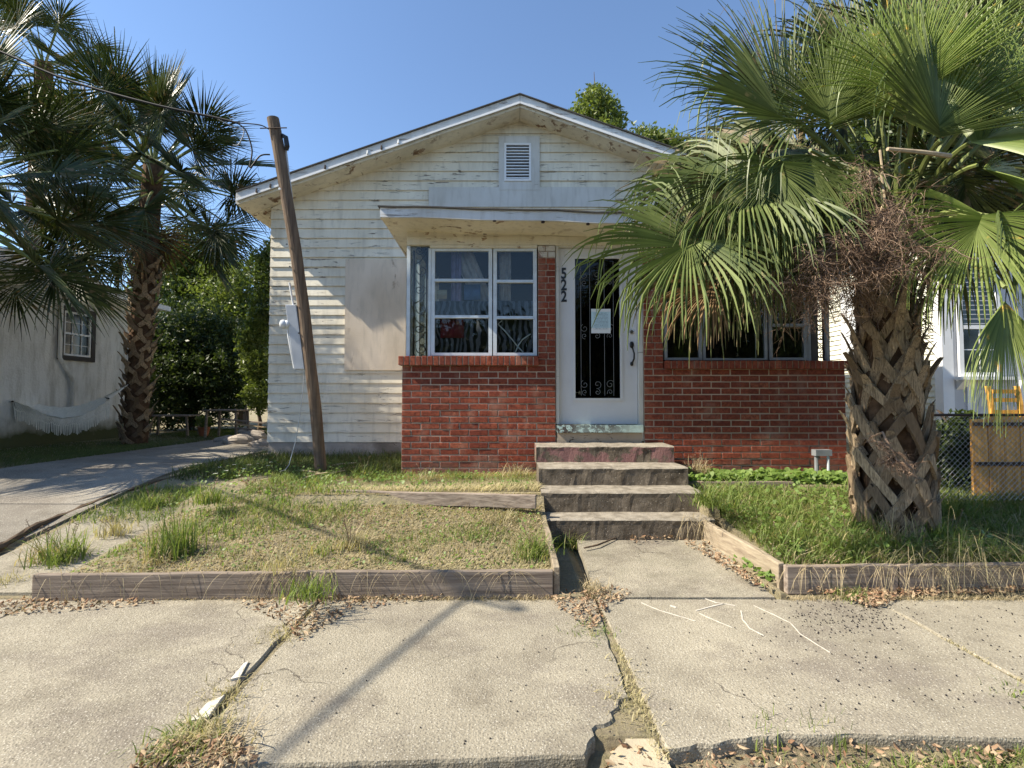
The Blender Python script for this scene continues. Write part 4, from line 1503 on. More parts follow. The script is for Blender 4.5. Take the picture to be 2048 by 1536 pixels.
RF = [
    # upper left fan, mostly seen from its side against the sky
    ((1600, 255, 3.50), (1390, 130, 3.40), 1.12, (-.2, -.85, .45), 'frond', .26, 1, 1.35),
    ((1590, 240, 3.62), (1420, 60, 3.60), 1.02, (-.2, -.85, .45), 'frondback', .2, 51, 1.1),
    ((1600, 290, 3.85), (1400, 270, 3.95), .90, (.05, -.75, .6), 'frondback', .5, 2, 1.9),
    # big left fans hanging in front of the porch roof
    ((1515, 375, 3.36), (1270, 420, 3.25), 1.02, (-.35, -.75, .55), 'frond', .5, 3, 2.1),
    ((1560, 320, 3.12), (1530, 520, 3.02), .74, (-.1, -.95, .25), 'frond', .7, 61, 1.5),
    ((1620, 300, 3.2), (1610, 500, 3.15), .72, (.1, -.95, .25), 'frond', .8, 62, 1.3),
    ((1455, 360, 3.2), (1420, 480, 3.1), .62, (-.1, -.95, .25), 'frondback', .8, 63, 1.5),
    ((1400, 480, 3.12), (1250, 545, 3.00), .86, (-.3, -.85, .4), 'frond', .45, 4, 2.4),
    ((1480, 430, 3.45), (1400, 600, 3.4), .92, (-.1, -.9, .3), 'frondback', .5, 5, 2.2),
    ((1530, 400, 3.40), (1500, 600, 3.3), .80, (.0, -.9, .35), 'frond', .6, 6, 2.0),
    # upright fan left of centre
    ((1660, 255, 3.45), (1640, 60, 3.45), .72, (-.3, -.9, .1), 'frond', .16, 7, 1.5),
    ((1690, 330, 3.7), (1560, 300, 3.9), .8, (.2, -.7, .6), 'frondback', .6, 8, 2.2),
    # centre fans
    ((1880, 280, 3.10), (1860, 40, 3.15), .92, (.1, -.95, -.1), 'frond', .10, 9, 1.45),
    ((1800, 250, 3.45), (1750, -60, 3.5), 1.08, (-.5, -.8, .2), 'frondyoung', .12, 10, 1.2),
    ((1760, 230, 3.75), (1660, -20, 3.85), 1.0, (-.3, -.8, .3), 'frond', .25, 11, 1.6),
    ((1950, 230, 3.15), (2090, 10, 3.2), 1.0, (-.4, -.8, -.2), 'frondyoung', .15, 12, 1.2),
    ((1940, 285, 3.15), (2140, 240, 3.2), .85, (.1, -.8, .6), 'frondyoung', .32, 13, 1.5),
    ((1955, 330, 3.2), (2130, 430, 3.2), .80, (.2, -.7, .7), 'frondyoung', .35, 14, 1.2),
    # right lower hanging fans
    ((1965, 430, 2.95), (1900, 600, 2.85), .72, (-.2, -.8, .5), 'frondyoung', .55, 15, 1.9),
    ((2010, 440, 3.1), (2080, 620, 3.1), .75, (.3, -.8, .4), 'frond', .55, 16, 1.9),
    ((2010, 575, 2.75), (2005, 760, 2.72), .72, (.1, -.98, .1), 'frondyoung', .35, 17, .75),
    ((1900, 420, 3.6), (1850, 640, 3.6), .85, (.1, -.95, .2), 'frondback', .6, 18, 2.1),
    # behind
    ((1700, 130, 4.3), (1660, -80, 4.6), 1.0, (-.1, -.7, .6), 'frondback', .3, 19, 2.0),
    ((1900, 120, 4.4), (1950, -120, 4.6), 1.1, (.1, -.7, .6), 'frondback', .3, 20, 2.1),
    ((1620, 400, 4.2), (1520, 520, 4.5), .9, (.2, -.7, .6), 'frondback', .7, 21, 2.2),
    ((1980, 330, 4.3), (2100, 330, 4.7), 1.0, (.1, -.7, .6), 'frondback', .5, 22, 2.2),
    ((1860, 380, 4.4), (1860, 560, 4.7), 1.0, (.1, -.7, .6), 'frondback', .6, 23, 2.2),
    ((2060, 120, 3.7), (2200, 60, 3.8), 1.0, (.3, -.7, .6), 'frond', .4, 24, 2.0),
    ((1580, 330, 3.3), (1580, 520, 3.2), .78, (-.1, -.9, .4), 'frond', .8, 25, 1.8),
    ((1830, 90, 3.9), (1900, -150, 4.0), 1.1, (.0, -.8, .4), 'frondback', .2, 26, 1.6),
    ((1960, 60, 4.0), (2040, -120, 4.1), 1.1, (.2, -.8, .4), 'frondback', .2, 27, 1.6),
    ((1690, 240, 4.0), (1590, 150, 4.1), .85, (-.1, -.7, .6), 'frondback', .5, 28, 2.1),
    ((1770, 350, 3.9), (1700, 420, 4.1), .8, (-.1, -.7, .6), 'frondyoung', .7, 29, 2.2),
    ((1470, 350, 3.65), (1260, 400, 3.6), .90, (-.1, -.7, .7), 'frondback', .5, 30, 2.2),
    ((1560, 430, 3.75), (1440, 640, 3.8), .95, (0, -.9, .3), 'frondback', .5, 31, 2.2),
    ((1430, 470, 3.45), (1330, 620, 3.45), .85, (-.1, -.9, .3), 'frondback', .5, 32, 2.2),
    ((1590, 420, 3.55), (1590, 620, 3.6), .72, (0, -.9, .3), 'frondback', .6, 33, 2.0),
    ((1640, 320, 3.9), (1500, 330, 4.0), .9, (-.1, -.7, .6), 'frondback', .6, 34, 2.2),
    ((1540, 300, 3.7), (1390, 330, 3.7), .85, (-.1, -.7, .7), 'frondback', .45, 35, 2.1),
    ((1835, 200, 3.2), (1830, -20, 3.2), .85, (-.5, -.8, .1), 'frondyoung', .14, 36, 1.2),
    ((1930, 230, 3.7), (1980, 0, 3.8), 1.0, (.1, -.9, .2), 'frondback', .15, 37, 1.8),
    ((1740, 200, 3.9), (1700, -30, 4.0), 1.0, (0, -.9, .2), 'frondback', .2, 38, 1.9),
    ((2020, 250, 3.6), (2160, 200, 3.7), .9, (.1, -.8, .5), 'frondyoung', .35, 39, 1.9),
    ((1925, 345, 3.5), (1960, 540, 3.5), .85, (0, -.9, .3), 'frondback', .5, 40, 2.0),
    ((1870, 330, 3.8), (1780, 430, 3.9), .8, (0, -.9, .3), 'frondback', .5, 43, 2.0),
    ((2040, 380, 3.8), (2080, 560, 3.9), .9, (0, -.9, .3), 'frondback', .5, 44, 2.0),
]
for hb, tp, Rr, N, mat, dr, sd, spr in RF:
    rp_frond(hb, tp, Rr, N, mat, dr, sd, spr)
# small dead fan hanging by the door side
rp_frond((1440, 560, 3.35), (1330, 640, 3.3), .50, (-.2, -.9, .3), 'fronddead', .6, 41, 1.0, 26)


# dead flower stalks: dense brown twigs
def twigs(mb, p, d, L, r, depth, rnd):
    n_ = 5
    pts = [p.copy()]
    q = p.copy(); dd_ = d.copy()
    for k in range(n_):
        dd_ = (dd_ + V((rnd.uniform(-1, 1), rnd.uniform(-1, 1), rnd.uniform(-1, .7))) * .28).normalized()
        q = q + dd_ * L / n_
        pts.append(q.copy())
    mb.tube(pts, [r * (1 - .6 * k / n_) for k in range(n_ + 1)], 3, False)
    if depth:
        for k in range(1, n_ + 1):
            for _ in range(2 if depth > 1 else (2 if k % 2 else 1)):
                nd = (dd_ * .5 + V((rnd.uniform(-1, 1), rnd.uniform(-1, 1), rnd.uniform(-1, .8)))).normalized()
                twigs(mb, pts[k], nd, L * rnd.uniform(.42, .68), r * .58, depth - 1, rnd)


for hub_, d_, sd, L in (((1735, 420, 3.3), (-.1, -.1, -1), 2, .42), ((1690, 500, 3.4), (-.9, -.1, -.35), 3, .45),
                        ((1740, 520, 3.38), (-1, .1, -.25), 4, .55), ((1760, 360, 3.45), (.1, .1, -1), 5, .42), 
                        ((1772, 880, 3.2), (.0, -.3, -1), 7, .16), ((1755, 480, 3.3), (.2, -.1, -.8), 10, .35),
                        ((1740, 340, 3.05), (-.1, 0, -1), 11, .38), ((1770, 400, 3.05), (.1, 0, -1), 12, .38), ((1700, 440, 3.05), (-.4, 0, -.8), 13, .40), ((1760, 480, 3.05), (-.8, 0, -.4), 14, .42),
                        ((1690, 520, 3.1), (-1, 0, -.3), 15, .40), ((1790, 440, 3.05), (.3, 0, -.9), 17, .34)):
    m_ = MB()
    rr = random.Random(sd + 30)
    c0 = P(*hub_) - LR
    base_ = crown + V((0, 0, .1)) if sd != 7 else c0 + V((0, .15, .0))
    twigs(m_, c0, V(d_).normalized(), L, .0075, 3, rr)
    m_.tube([base_, base_.lerp(c0, .5) + V((0, -.05, .05)), c0], .008, 4)
    link("dead_flower_stalk", m_.mesh("dead_flower_stalk", MT['twig'], fix=False), palmR)
# pale main stem
m_ = MB()
for pts_ in (((1762, 345), (1770, 400), (1785, 450), (1790, 490)), ((1770, 400), (1750, 450), (1735, 480)), ((1778, 425), (1800, 450), (1812, 480)), ((1760, 300), (1765, 345), (1780, 380))):
    m_.tube([P(a, b, 3.12) - LR for a, b in pts_], [.007, .006, .005, .004][:len(pts_)], 5)
link("pale_stalk", m_.mesh("pale_stalk", MT['twigpale']), palmR)
# a thick dead petiole crossing the crown
m_ = MB().tube([P(1775, 298, 3.0) - LR, P(1850, 305, 3.05) - LR, P(1900, 312, 3.1) - LR], [.012, .014, .016], 6)
link("petiole", m_.mesh("petiole", MT['twigpale']), palmR)
# brown fibre at the trunk top
m_ = MB()
rr = random.Random(77)
for k in range(320):
    a = rr.uniform(0, 6.28); z = rr.uniform(1.5, 2.2)
    r0 = .13 + rr.uniform(0, .07)
    p = V((math.cos(a) * r0, math.sin(a) * r0, z))
    dd_ = V((math.cos(a) * rr.uniform(.2, 1), math.sin(a) * rr.uniform(.2, 1), rr.uniform(-1, 1))).normalized()
    m_.tube([p, p + dd_ * .09 + V((0, 0, -.01)), p + dd_ * .16 + V((0, 0, -.05))], [.004, .0035, .002], 3, False)
link("trunk_fibre", m_.mesh("trunk_fibre", MT['twig'], fix=False), palmR)

# ---- left palms, instanced fronds
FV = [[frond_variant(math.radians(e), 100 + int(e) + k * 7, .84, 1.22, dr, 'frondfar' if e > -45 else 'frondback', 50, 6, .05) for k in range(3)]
      for e, dr in ((75, .03), (50, .06), (25, .09), (0, .12), (-25, .18), (-50, .22))]
FD = [frond_variant(math.radians(-72), 300 + k, .8, .8, .4, 'fronddead', 30, 5, .2) for k in range(2)]
btl = [boot_mesh(.22, st, .12, .5, .046, sd) for st, sd in ((.22, 21), (.28, 22), (.18, 23), (.25, 24))]


def far_palm(x, y, z0, h, label, nf=44, boots=70, sc=1.0, seed=0, lean=(0, 0), rtr=.19, sweep=150, dead=10):
    rr = random.Random(seed)
    t_ = thing("palm_tree", label, "palm tree", (x, y, z0), "palms beside the driveway")
    m_ = MB()
    K = 24
    cs = [V((lean[0] * (k / K) ** 1.5, lean[1] * k / K, -.1 + (h + .1) * k / K)) for k in range(K + 1)]
    m_.tube(cs, [rtr * (1.15 - .15 * min(1, k / K * 3)) for k in range(K + 1)], 16)
    for i, p in enumerate(m_.v): m_.v[i] = tuple(V(p) + noise.noise_vector(V(p) * 8) * .03)
    m_.build("trunk", MT['trunk'], t_)
    for i in range(boots):
        q = i / boots
        z = .12 + q * h * .64
        o = link("leaf_base", rr.choice(btl), t_)
        o.location = (lean[0] * (z / h) ** 1.5, lean[1] * z / h, z)
        o.rotation_euler = (rr.uniform(-.1, .1), rr.uniform(-.1, .1), i * 2.39996)
        s_ = rr.uniform(.9, 1.15) * rtr / .22
        o.scale = (s_, s_, s_)
    for i in range(nf):
        q = (i + .5) / nf
        el = math.radians(88 - sweep * q ** .85)
        band = min(range(6), key=lambda b: abs((75, 50, 25, 0, -25, -50)[b] - math.degrees(el)))
        o = link("frond", rr.choice(FV[band]), t_)
        o.location = (lean[0], lean[1], h - .05 - .5 * q)
        o.rotation_euler = (rr.uniform(-.15, .15), rr.uniform(-.15, .15), i * 2.39996 + rr.uniform(-.2, .2))
        s_ = sc * rr.uniform(.88, 1.12)
        o.scale = (s_, s_, s_)
    for i in range(dead):
        o = link("frond", rr.choice(FD), t_)
        o.location = (lean[0], lean[1], h - .55)
        o.rotation_euler = (rr.uniform(-.1, .1), rr.uniform(-.1, .1), i * .66 + rr.uniform(-.2, .2))
        s_ = sc * rr.uniform(.8, 1.05)
        o.scale = (s_, s_, s_)
        o['label'] = "dead brown frond"
    return t_


pL = G(270, 888, .42)
far_palm(pL.x, pL.y, .40, 5.35, "tall palm standing between the stucco house and the driveway", 62, 90, 1.08, 3, (.22, 0), .17, 128, 5)
far_palm(-7.3, 5.95, .38, 3.8, "palm at the left edge whose crown hangs over the stucco wall", 58, 50, 1.1, 9, (0, 0), .19, 116, 4)
far_palm(-12.8, 12.5, .40, 9.9, "tallest palm, its crown showing at the top left corner", 36, 40, 1.0, 14, (0.2, 0))


# ------------------------------------------------------------------ leafy trees
def leaf_cloud(blobs, n, size, seed, flat=.4):
    rs = np.random.RandomState(seed)
    bl = np.array([b for b in blobs], float)     # x y z r
    wgt = bl[:, 3] ** 2
    idx = rs.choice(len(bl), n, p=wgt / wgt.sum())
    d = rs.normal(size=(n, 3)); d /= np.linalg.norm(d, axis=1)[:, None]
    rad_ = bl[idx, 3] * (.35 + .72 * rs.rand(n) ** .45)
    # clumps
    k = 1 + .22 * np.sin(d[:, 0] * 9 + idx) * np.sin(d[:, 1] * 8 + idx * 2) + .15 * np.sin(d[:, 2] * 13 + idx)
    c = bl[idx, :3] + d * (rad_ * k)[:, None]
    a = rs.normal(size=(n, 3)); a /= np.linalg.norm(a, axis=1)[:, None]
    b = np.cross(a, rs.normal(size=(n, 3))); b /= np.linalg.norm(b, axis=1)[:, None]
    s = size * (.6 + .8 * rs.rand(n))[:, None]
    v_ = np.stack([c - a * s, c - b * s * flat, c + a * s, c + b * s * flat], 1).reshape(-1, 3)
    f = np.arange(4 * n).reshape(-1, 4)
    return v_, f


def np_mesh(name, v_, f, mat):
    me = bpy.data.meshes.new(name)
    n, k = len(f), f.shape[1]
    me.vertices.add(len(v_))
    me.vertices.foreach_set("co", np.ascontiguousarray(v_, dtype=np.float32).ravel())
    me.loops.add(n * k)
    me.loops.foreach_set("vertex_index", np.ascontiguousarray(f, dtype=np.int32).ravel())
    me.polygons.add(n)
    me.polygons.foreach_set("loop_start", np.arange(0, n * k, k, dtype=np.int32))
    me.polygons.foreach_set("loop_total", np.full(n, k, dtype=np.int32))
    me.materials.append(mat)
    me.update(calc_edges=True)
    me.validate()
    return me


def tree(x, y, z0, blobs, n, size, mat, label, seed, trunk_r=.15, name="tree", cat="tree", group=None):
    t_ = thing(name, label, cat, (x, y, z0), group)
    v_, f = leaf_cloud(blobs, n, size, seed)
    link("crown", np_mesh("crown", v_, f, MT[mat]), t_)
    m_ = MB()
    rr = random.Random(seed)
    low = min(b[2] for b in blobs)
    fork = V((0, 0, max(.4, low * .55)))
    m_.tube([(0, 0, -.2), fork * .5 + V((.05, 0, 0)), fork], [trunk_r * 1.3, trunk_r, trunk_r * .85], 8)
    for b in blobs:
        c = V(b[:3])
        mid = fork.lerp(c, .5) + V((rr.uniform(-.2, .2), rr.uniform(-.2, .2), rr.uniform(-.1, .3)))
        m_.tube([fork, mid, c, c + (c - mid) * .3], [trunk_r * .6, trunk_r * .4, trunk_r * .2, trunk_r * .06], 6)
        for _ in range(4):
            e = c + V((rr.uniform(-1, 1), rr.uniform(-1, 1), rr.uniform(-.6, 1))) * b[3] * .8
            m_.tube([c, c.lerp(e, .5) + V((0, 0, .1)), e], [trunk_r * .16, trunk_r * .1, trunk_r * .03], 4)
    m_.build("trunk", MT['bark'], t_)
    return t_


# gap between the houses
def px_blob(px_, py_, Y, r, x, y, z0):
    p = P(px_, py_, Y)
    return (p.x - x, p.y - y, p.z - z0, r)


def tree_px(specs, base, n, size, mat, label, seed, **k):
    x, y, z0 = base
    tree(x, y, z0, [px_blob(a, b, c, r, x, y, z0) for a, b, c, r in specs], n, size, mat, label, seed, **k)


tree_px([(350, 560, 17, 1.3), (370, 510, 17, 1.0), (430, 545, 17, .9), (390, 620, 17, 1.5), (330, 660, 16.5, 1.3), (340, 530, 17.5, .9), (410, 560, 17, .8)], (P(360, 880, 17).x, 17, .42), 26000, .075, 'leaf_tree', "tall bushy tree behind the driveway next to the left palm", 1)
tree_px([(470, 640, 16, 1.3), (500, 580, 16, 1.0), (450, 700, 15.5, 1.3), (520, 690, 15.5, 1.0), (440, 560, 16.5, .7)], (P(480, 880, 16).x, 16, .42), 24000, .07, 'leaf_bright', "sunlit leafy tree behind the driveway against the house corner", 2)
tree_px([(545, 540, 12.5, .55), (552, 500, 12.5, .3), (540, 600, 12.5, .5), (535, 520, 12.5, .25)], (P(556, 880, 12.6).x, 12.6, .42), 5000, .06, 'leaf_tree', "small leafy tree peeping past the house corner", 3, trunk_r=.05)
tree_px([(345, 740, 13.5, 1.2), (400, 770, 13.5, 1.15), (450, 760, 13.5, 1.0), (380, 680, 14, 1.1), (320, 790, 13, 1.0), (290, 700, 14, 1.1), (440, 690, 14, .9)], (P(380, 880, 13.5).x, 13.5, .42), 40000, .06, 'leaf_dark', "dark shaded bush at the far end of the driveway", 4, trunk_r=.08, name="bush", cat="bush")
tree_px([(515, 730, 12.6, .42), (520, 790, 12.4, .4), (505, 680, 12.8, .4), (527, 640, 12.8, .35)], (P(516, 880, 12.5).x, 12.5, .42), 9000, .05, 'leaf_bright', "bright green bush growing against the house corner", 5, trunk_r=.05, name="bush", cat="bush")
tree_px([(1190, 215, 19, .75), (1160, 250, 19, .7), (1215, 240, 19, .7), (1190, 290, 19, 1.0), (1190, 190, 19, .35)], (P(1190, 300, 19).x, 19, .42), 9000, .09, 'leaf_bright', "treetop showing above the right slope of the roof", 6)
tree_px([(1290, 300, 18, .8), (1330, 310, 18, .8), (1260, 290, 18, .35), (1370, 330, 18, .8)], (P(1310, 330, 18).x, 18, .42), 9000, .09, 'leaf_bright', "lower treetop above the roof beside the near palm", 7)
tree_px([(1950, 60, 9, 1.6), (2050, 120, 9, 1.7), (1880, 180, 9.5, 1.5), (2000, 250, 9.5, 1.6), (1860, 330, 10, 1.4), (2080, 0, 9, 1.6), (1780, 260, 11, 1.2)], (P(1960, 800, 9.5).x + 1.5, 9.5, .42), 45000, .08, 'leaf_dark', "dense dark tree rising behind the near palm crown", 8, trunk_r=.22)
tree_px([(1700, 350, 14, 1.2), (1640, 420, 14, 1.0), (1720, 430, 14, 1.1)], (P(1690, 700, 14).x, 14, .42), 14000, .08, 'leaf_dark', "dark tree far behind the right end of the porch", 9)
# far wood closing the view behind everything
v_, f = leaf_cloud([(x, 55 + 6 * math.sin(x), 2.0 + .6 * math.sin(x * 2.3), 3.2) for x in np.arange(-75, 80, 4.2)], 60000, .22, 77)
link("distant_wood", np_mesh("distant_wood", v_, f, MT['leaf_dark']), None, "far line of trees behind the houses", "wood", None, 'stuff')
# trees over the road, seen only in the panes
v_, f = leaf_cloud([(x, -19 + 2 * math.sin(x), 3.2 + 1.0 * math.sin(x * 1.7), 3.0) for x in np.arange(-26, 28, 2.4)], 70000, .24, 78)
link("roadside_wood", np_mesh("roadside_wood", v_, f, MT['leaf_dark']), None, "trees across the road mirrored in the panes", "wood", None, 'stuff')

# ------------------------------------------------------------------ left neighbour: stucco house
XN = -8.8
nz1 = fz(545, 8.1)
nh = thing("stucco_house", "grey stucco house with a dark framed window left of the driveway", "house", (XN, 8, .4))
N_ = Local(nh)
wy0, wy1 = -XN * F / (1024 - 120), -XN * F / (1024 - 176)
wt, wb = P(120, 620, wy0).z, P(120, 710, wy0).z
N_(bx("wall", MT['stucco'], None, XN - 7, XN, 5.0, 11.2, .3, nz1 + .02))
rf = MB()
rf.hexa([(XN + .32, 4.7, nz1 + .02), (XN + .32, 11.6, nz1 + .02), (XN - 3.5, 11.6, nz1 + 1.4), (XN - 3.5, 4.7, nz1 + 1.4),
         (XN + .32, 4.7, nz1 + .10), (XN + .32, 11.6, nz1 + .10), (XN - 3.5, 11.6, nz1 + 1.48), (XN - 3.5, 4.7, nz1 + 1.48)])
rf.hexa([(XN - 3.5, 4.7, nz1 + 1.4), (XN - 3.5, 11.6, nz1 + 1.4), (XN - 7.3, 11.6, nz1 + .02), (XN - 7.3, 4.7, nz1 + .02),
         (XN - 3.5, 4.7, nz1 + 1.48), (XN - 3.5, 11.6, nz1 + 1.48), (XN - 7.3, 11.6, nz1 + .10), (XN - 7.3, 4.7, nz1 + .10)])
N_(rf.build("roof", MT['shingle']))
N_(bx("gutter", MT['nwhite'], None, XN + .325, XN + .42, 4.7, 11.6, nz1 - .02, nz1 + .09))
N_(bx("soffit", MT['nwhite'], None, XN + .002, XN + .32, 4.72, 11.5, nz1 - .02, nz1 + .018))
fw = .09
fm = MB()
fm.box(XN, XN + .05, wy0 - fw, wy1 + fw, wt, wt + fw)
fm.box(XN, XN + .05, wy0 - fw, wy1 + fw, wb - fw, wb)
fm.box(XN, XN + .05, wy0 - fw, wy0, wb + .0005, wt - .0005)
fm.box(XN, XN + .05, wy1, wy1 + fw, wb + .0005, wt - .0005)
wn_ = N_(fm.build("window", MT['dkbrown']))
sf = MB()
zmid = (wt + wb) / 2
for a, b, c, d in ((wy0 + .001, wy0 + .04, wb + .001, wt - .001), (wy1 - .04, wy1 - .001, wb + .001, wt - .001)):
    sf.box(XN + .002, XN + .035, a, b, c, d)
for zz in (wb + .02, wt - .02, zmid):
    sf.box(XN + .003, XN + .036, wy0 + .041, wy1 - .041, zz - .019, zz + .019)
for s_ in (1 / 3, 2 / 3):
    yy = wy0 + (wy1 - wy0) * s_
    sf.box(XN + .004, XN + .022, yy - .006, yy + .006, wb + .04, wt - .04)
for zz in ((wb + zmid) / 2, (wt + zmid) / 2):
    sf.box(XN + .005, XN + .021, wy0 + .042, wy1 - .042, zz - .006, zz + .006)
q = sf.build("sash", MT['nwhite'], wn_)
bx("pane", MT['pane_dark'], wn_, XN + .001, XN + .0035, wy0 + .01, wy1 - .01, wb + .01, wt - .01)
dp = MB()
yA, yB2 = -XN * F / (1024 - 111), -XN * F / (1024 - 140)
dp.tube([(XN + .06, yA, nz1 - .02), (XN + .06, yA, P(111, 715, yA).z), (XN + .06, yB2, P(140, 762, yB2).z), (XN + .06, yB2, P(140, 815, yB2).z)], .034, 8)
N_(dp.build("downspout", MT['stucco']))
# ------------------------------------------------------------------ right neighbour: cream house with white porch
XH = 6.8
YH = 7.5
rh = thing("cream_house", "cream and white boarded house behind the near palm on the right", "house", (XH, YH, .4))
Rh = Local(rh)
Rh(bx("wall", MT['nsiding'], None, XH + .02, XH + 7, YH + .02, 16, .3, 4.2))
zz = .6
while zz < 4.15:
    Rh(MB().hexa([(XH - .012, YH + .12, zz), (XH - .012, 16, zz), (XH + .019, 16, zz), (XH + .019, YH + .12, zz),
                  (XH + .008, YH + .12, zz + .098), (XH + .008, 16, zz + .098), (XH + .019, 16, zz + .098), (XH + .019, YH + .12, zz + .098)]).build("clapboard", MT['nsiding']))
    zz += .1
rf = MB()
rf.hexa([(XH - .4, YH - .4, 4.15), (XH + 3.6, YH - .4, 5.6), (XH + 3.6, 16.4, 5.6), (XH - .4, 16.4, 4.15),
         (XH - .4, YH - .4, 4.25), (XH + 3.6, YH - .4, 5.7), (XH + 3.6, 16.4, 5.7), (XH - .4, 16.4, 4.25)])
rf.hexa([(XH + 3.6, YH - .4, 5.6), (XH + 7.6, YH - .4, 4.15), (XH + 7.6, 16.4, 4.15), (XH + 3.6, 16.4, 5.6),
         (XH + 3.6, YH - .4, 5.7), (XH + 7.6, YH - .4, 4.25), (XH + 7.6, 16.4, 4.25), (XH + 3.6, 16.4, 5.7)])
Rh(rf.build("roof", MT['shingle']))
# side window, white
sy0, sy1 = XH * F / (1722 - 1024), XH * F / (1690 - 1024)
sz0, sz1 = P(1700, 728, 9.5).z, P(1700, 590, 9.5).z
sm_ = MB()
sm_.box(XH - .05, XH - .014, sy0 - .7, sy1, sz0 - .1, sz1 + .1)
wn2 = Rh(sm_.build("window", MT['nwhite'], label="white framed side window"))
for k in range(2):
    for j in range(2):
        bx("pane", MT['nwhite'] if False else MT['meterglass'], wn2, XH - .056, XH - .0505, sy0 - .55 + j * .46, sy0 - .15 + j * .46, sz0 + k * .5, sz0 + .42 + k * .5)
# front wall in shade: corner trim, window, sill, panels and battens
Rh(bx("corner_trim", MT['nwhite'], None, XH - .015, XH + .16, YH - .03, YH + .115, .3, 4.15))
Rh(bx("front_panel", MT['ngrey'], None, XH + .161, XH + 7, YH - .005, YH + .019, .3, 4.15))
a, b = fx(1925, YH), fx(1992, YH)
c, d = fz(745, YH), fz(520, YH)
zm = fz(655, YH)
fm = MB()
t_ = .07
for x0, x1, z0, z1 in ((a - t_, a, c - t_, d + t_), (b, b + t_, c - t_, d + t_), (a, b, d, d + t_), (a, b, c - t_, c), (a + .001, b - .001, zm - .03, zm + .03)):
    fm.box(x0, x1, YH - .05, YH - .006, z0, z1)
wf = Rh(fm.build("window", MT['nwhite'], label="tall white framed front window"))
bx("pane", MT['pane_dark'], wf, a + .001, b - .001, YH - .03, YH - .024, c + .001, zm - .031)
bx("pane", MT['pane_dark'], wf, a + .001, b - .001, YH - .031, YH - .025, zm + .031, d - .001)
mu = MB()
mu.box((a + b) / 2 - .007, (a + b) / 2 + .007, YH - .038, YH - .0315, c + .001, zm - .031)
mu.box(a + .001, (a + b) / 2 - .0075, YH - .037, YH - .0315, (c + zm) / 2 - .007, (c + zm) / 2 + .007)
mu.box((a + b) / 2 + .0075, b - .001, YH - .037, YH - .0315, (c + zm) / 2 - .007, (c + zm) / 2 + .007)
mu.build("glazing_bar", MT['nwhite'], wf)
for k in range(14):
    zz = zm + .05 + k * (d - zm - .06) / 14
    bx("blind_slat", MT['ngrey'], wf, a + .002, b - .002, YH - .040, YH - .033, zz, zz + .012)
Rh(bx("window_sill", MT['nwhite'], None, a - .16, b + .3, YH - .16, YH - .0505, c - t_ - .05, c - t_ - .001))
for px_ in (1932, 1985, 2040):
    x_ = fx(px_, YH)
    Rh(bx("batten", MT['nwhite'], None, x_, x_ + .06, YH - .03, YH - .0055, .3, c - t_ - .051))
Rh(MB().add([(a - .1, YH - .15, c - t_ - .052), (a + .02, YH - .15, c - t_ - .052), (a + .02, YH - .006, c - t_ - .052), (a - .1, YH - .006, c - t_ - .052), (a - .1, YH - .01, c - t_ - .2), (a + .02, YH - .01, c - t_ - .2)],
            [(0, 1, 2, 3), (0, 4, 5, 1), (0, 3, 4), (1, 5, 2), (2, 5, 4, 3)]).build("sill_bracket", MT['nwhite']))

# ------------------------------------------------------------------ fences at the right
YFc = 4.25
fxa, fxb = 3.72, 5.6
ft, fb = fz(830, YFc), .36
fc = thing("chain_link_fence", "low chain link fence beside the near palm trunk", "fence", (fxa, YFc, .36))
FC = Local(fc)
m_ = MB()
hgt = ft - fb
p_ = .05
x = fxa - hgt
while x < fxb:
    for sg, oy in ((1, -.002), (-1, .002)):
        x0, x1 = (x, x + hgt) if sg > 0 else (x + hgt, x)
        A = V((x0, YFc + oy, fb)); B = V((x1, YFc + oy, ft))
        # clip to the span
        def clip(A, B):
            pts_ = []
            for e in (A, B):
                pts_.append(e)
            dx_ = B.x - A.x
            t0, t1 = 0, 1
            for lim_ in ((fxa, 1), (fxb, -1)):
                pass
            ta = (fxa - A.x) / dx_; tb = (fxb - A.x) / dx_
            lo, hi = min(ta, tb), max(ta, tb)
            t0, t1 = max(0, lo), min(1, hi)
            if t1 <= t0: return None
            return A.lerp(B, t0), A.lerp(B, t1)
        cc = clip(A, B)
        if cc: m_.tube(list(cc), .0019, 4, False)
    x += p_
FC(m_.build("wire_mesh", MT['galv'], fix=False))
FC(MB().tube([(fxa, YFc, ft), (fxb, YFc, ft)], .012, 8).build("top_rail", MT['rust']))
for x in (fxa + .03, fxb):
    FC(MB().tube([(x, YFc + .02, .2), (x, YFc + .02, ft + .03)], .022, 10).build("post", MT['galv']))
wfnc = thing("board_fence", "sunlit orange board fence behind the chain link at the right edge", "fence", (4.3, 4.6, .36))
WF = Local(wfnc)
x = fx(1938, 4.62)
k = 0
while x < 6.2:
    w_ = R.uniform(.135, .15)
    WF(MB().box(x, x + w_, 4.60 + R.uniform(-.004, .004), 4.622, .33, fz(833, 4.6) + R.uniform(-.03, .012)).build("board", MT['fencewood']))
    x += w_ + .008
    k += 1
for zz in (.62, 1.0):
    WF(bx("fence_rail", MT['log'], None, fx(1940, 4.62), 6.2, 4.575, 4.594, zz, zz + .035))
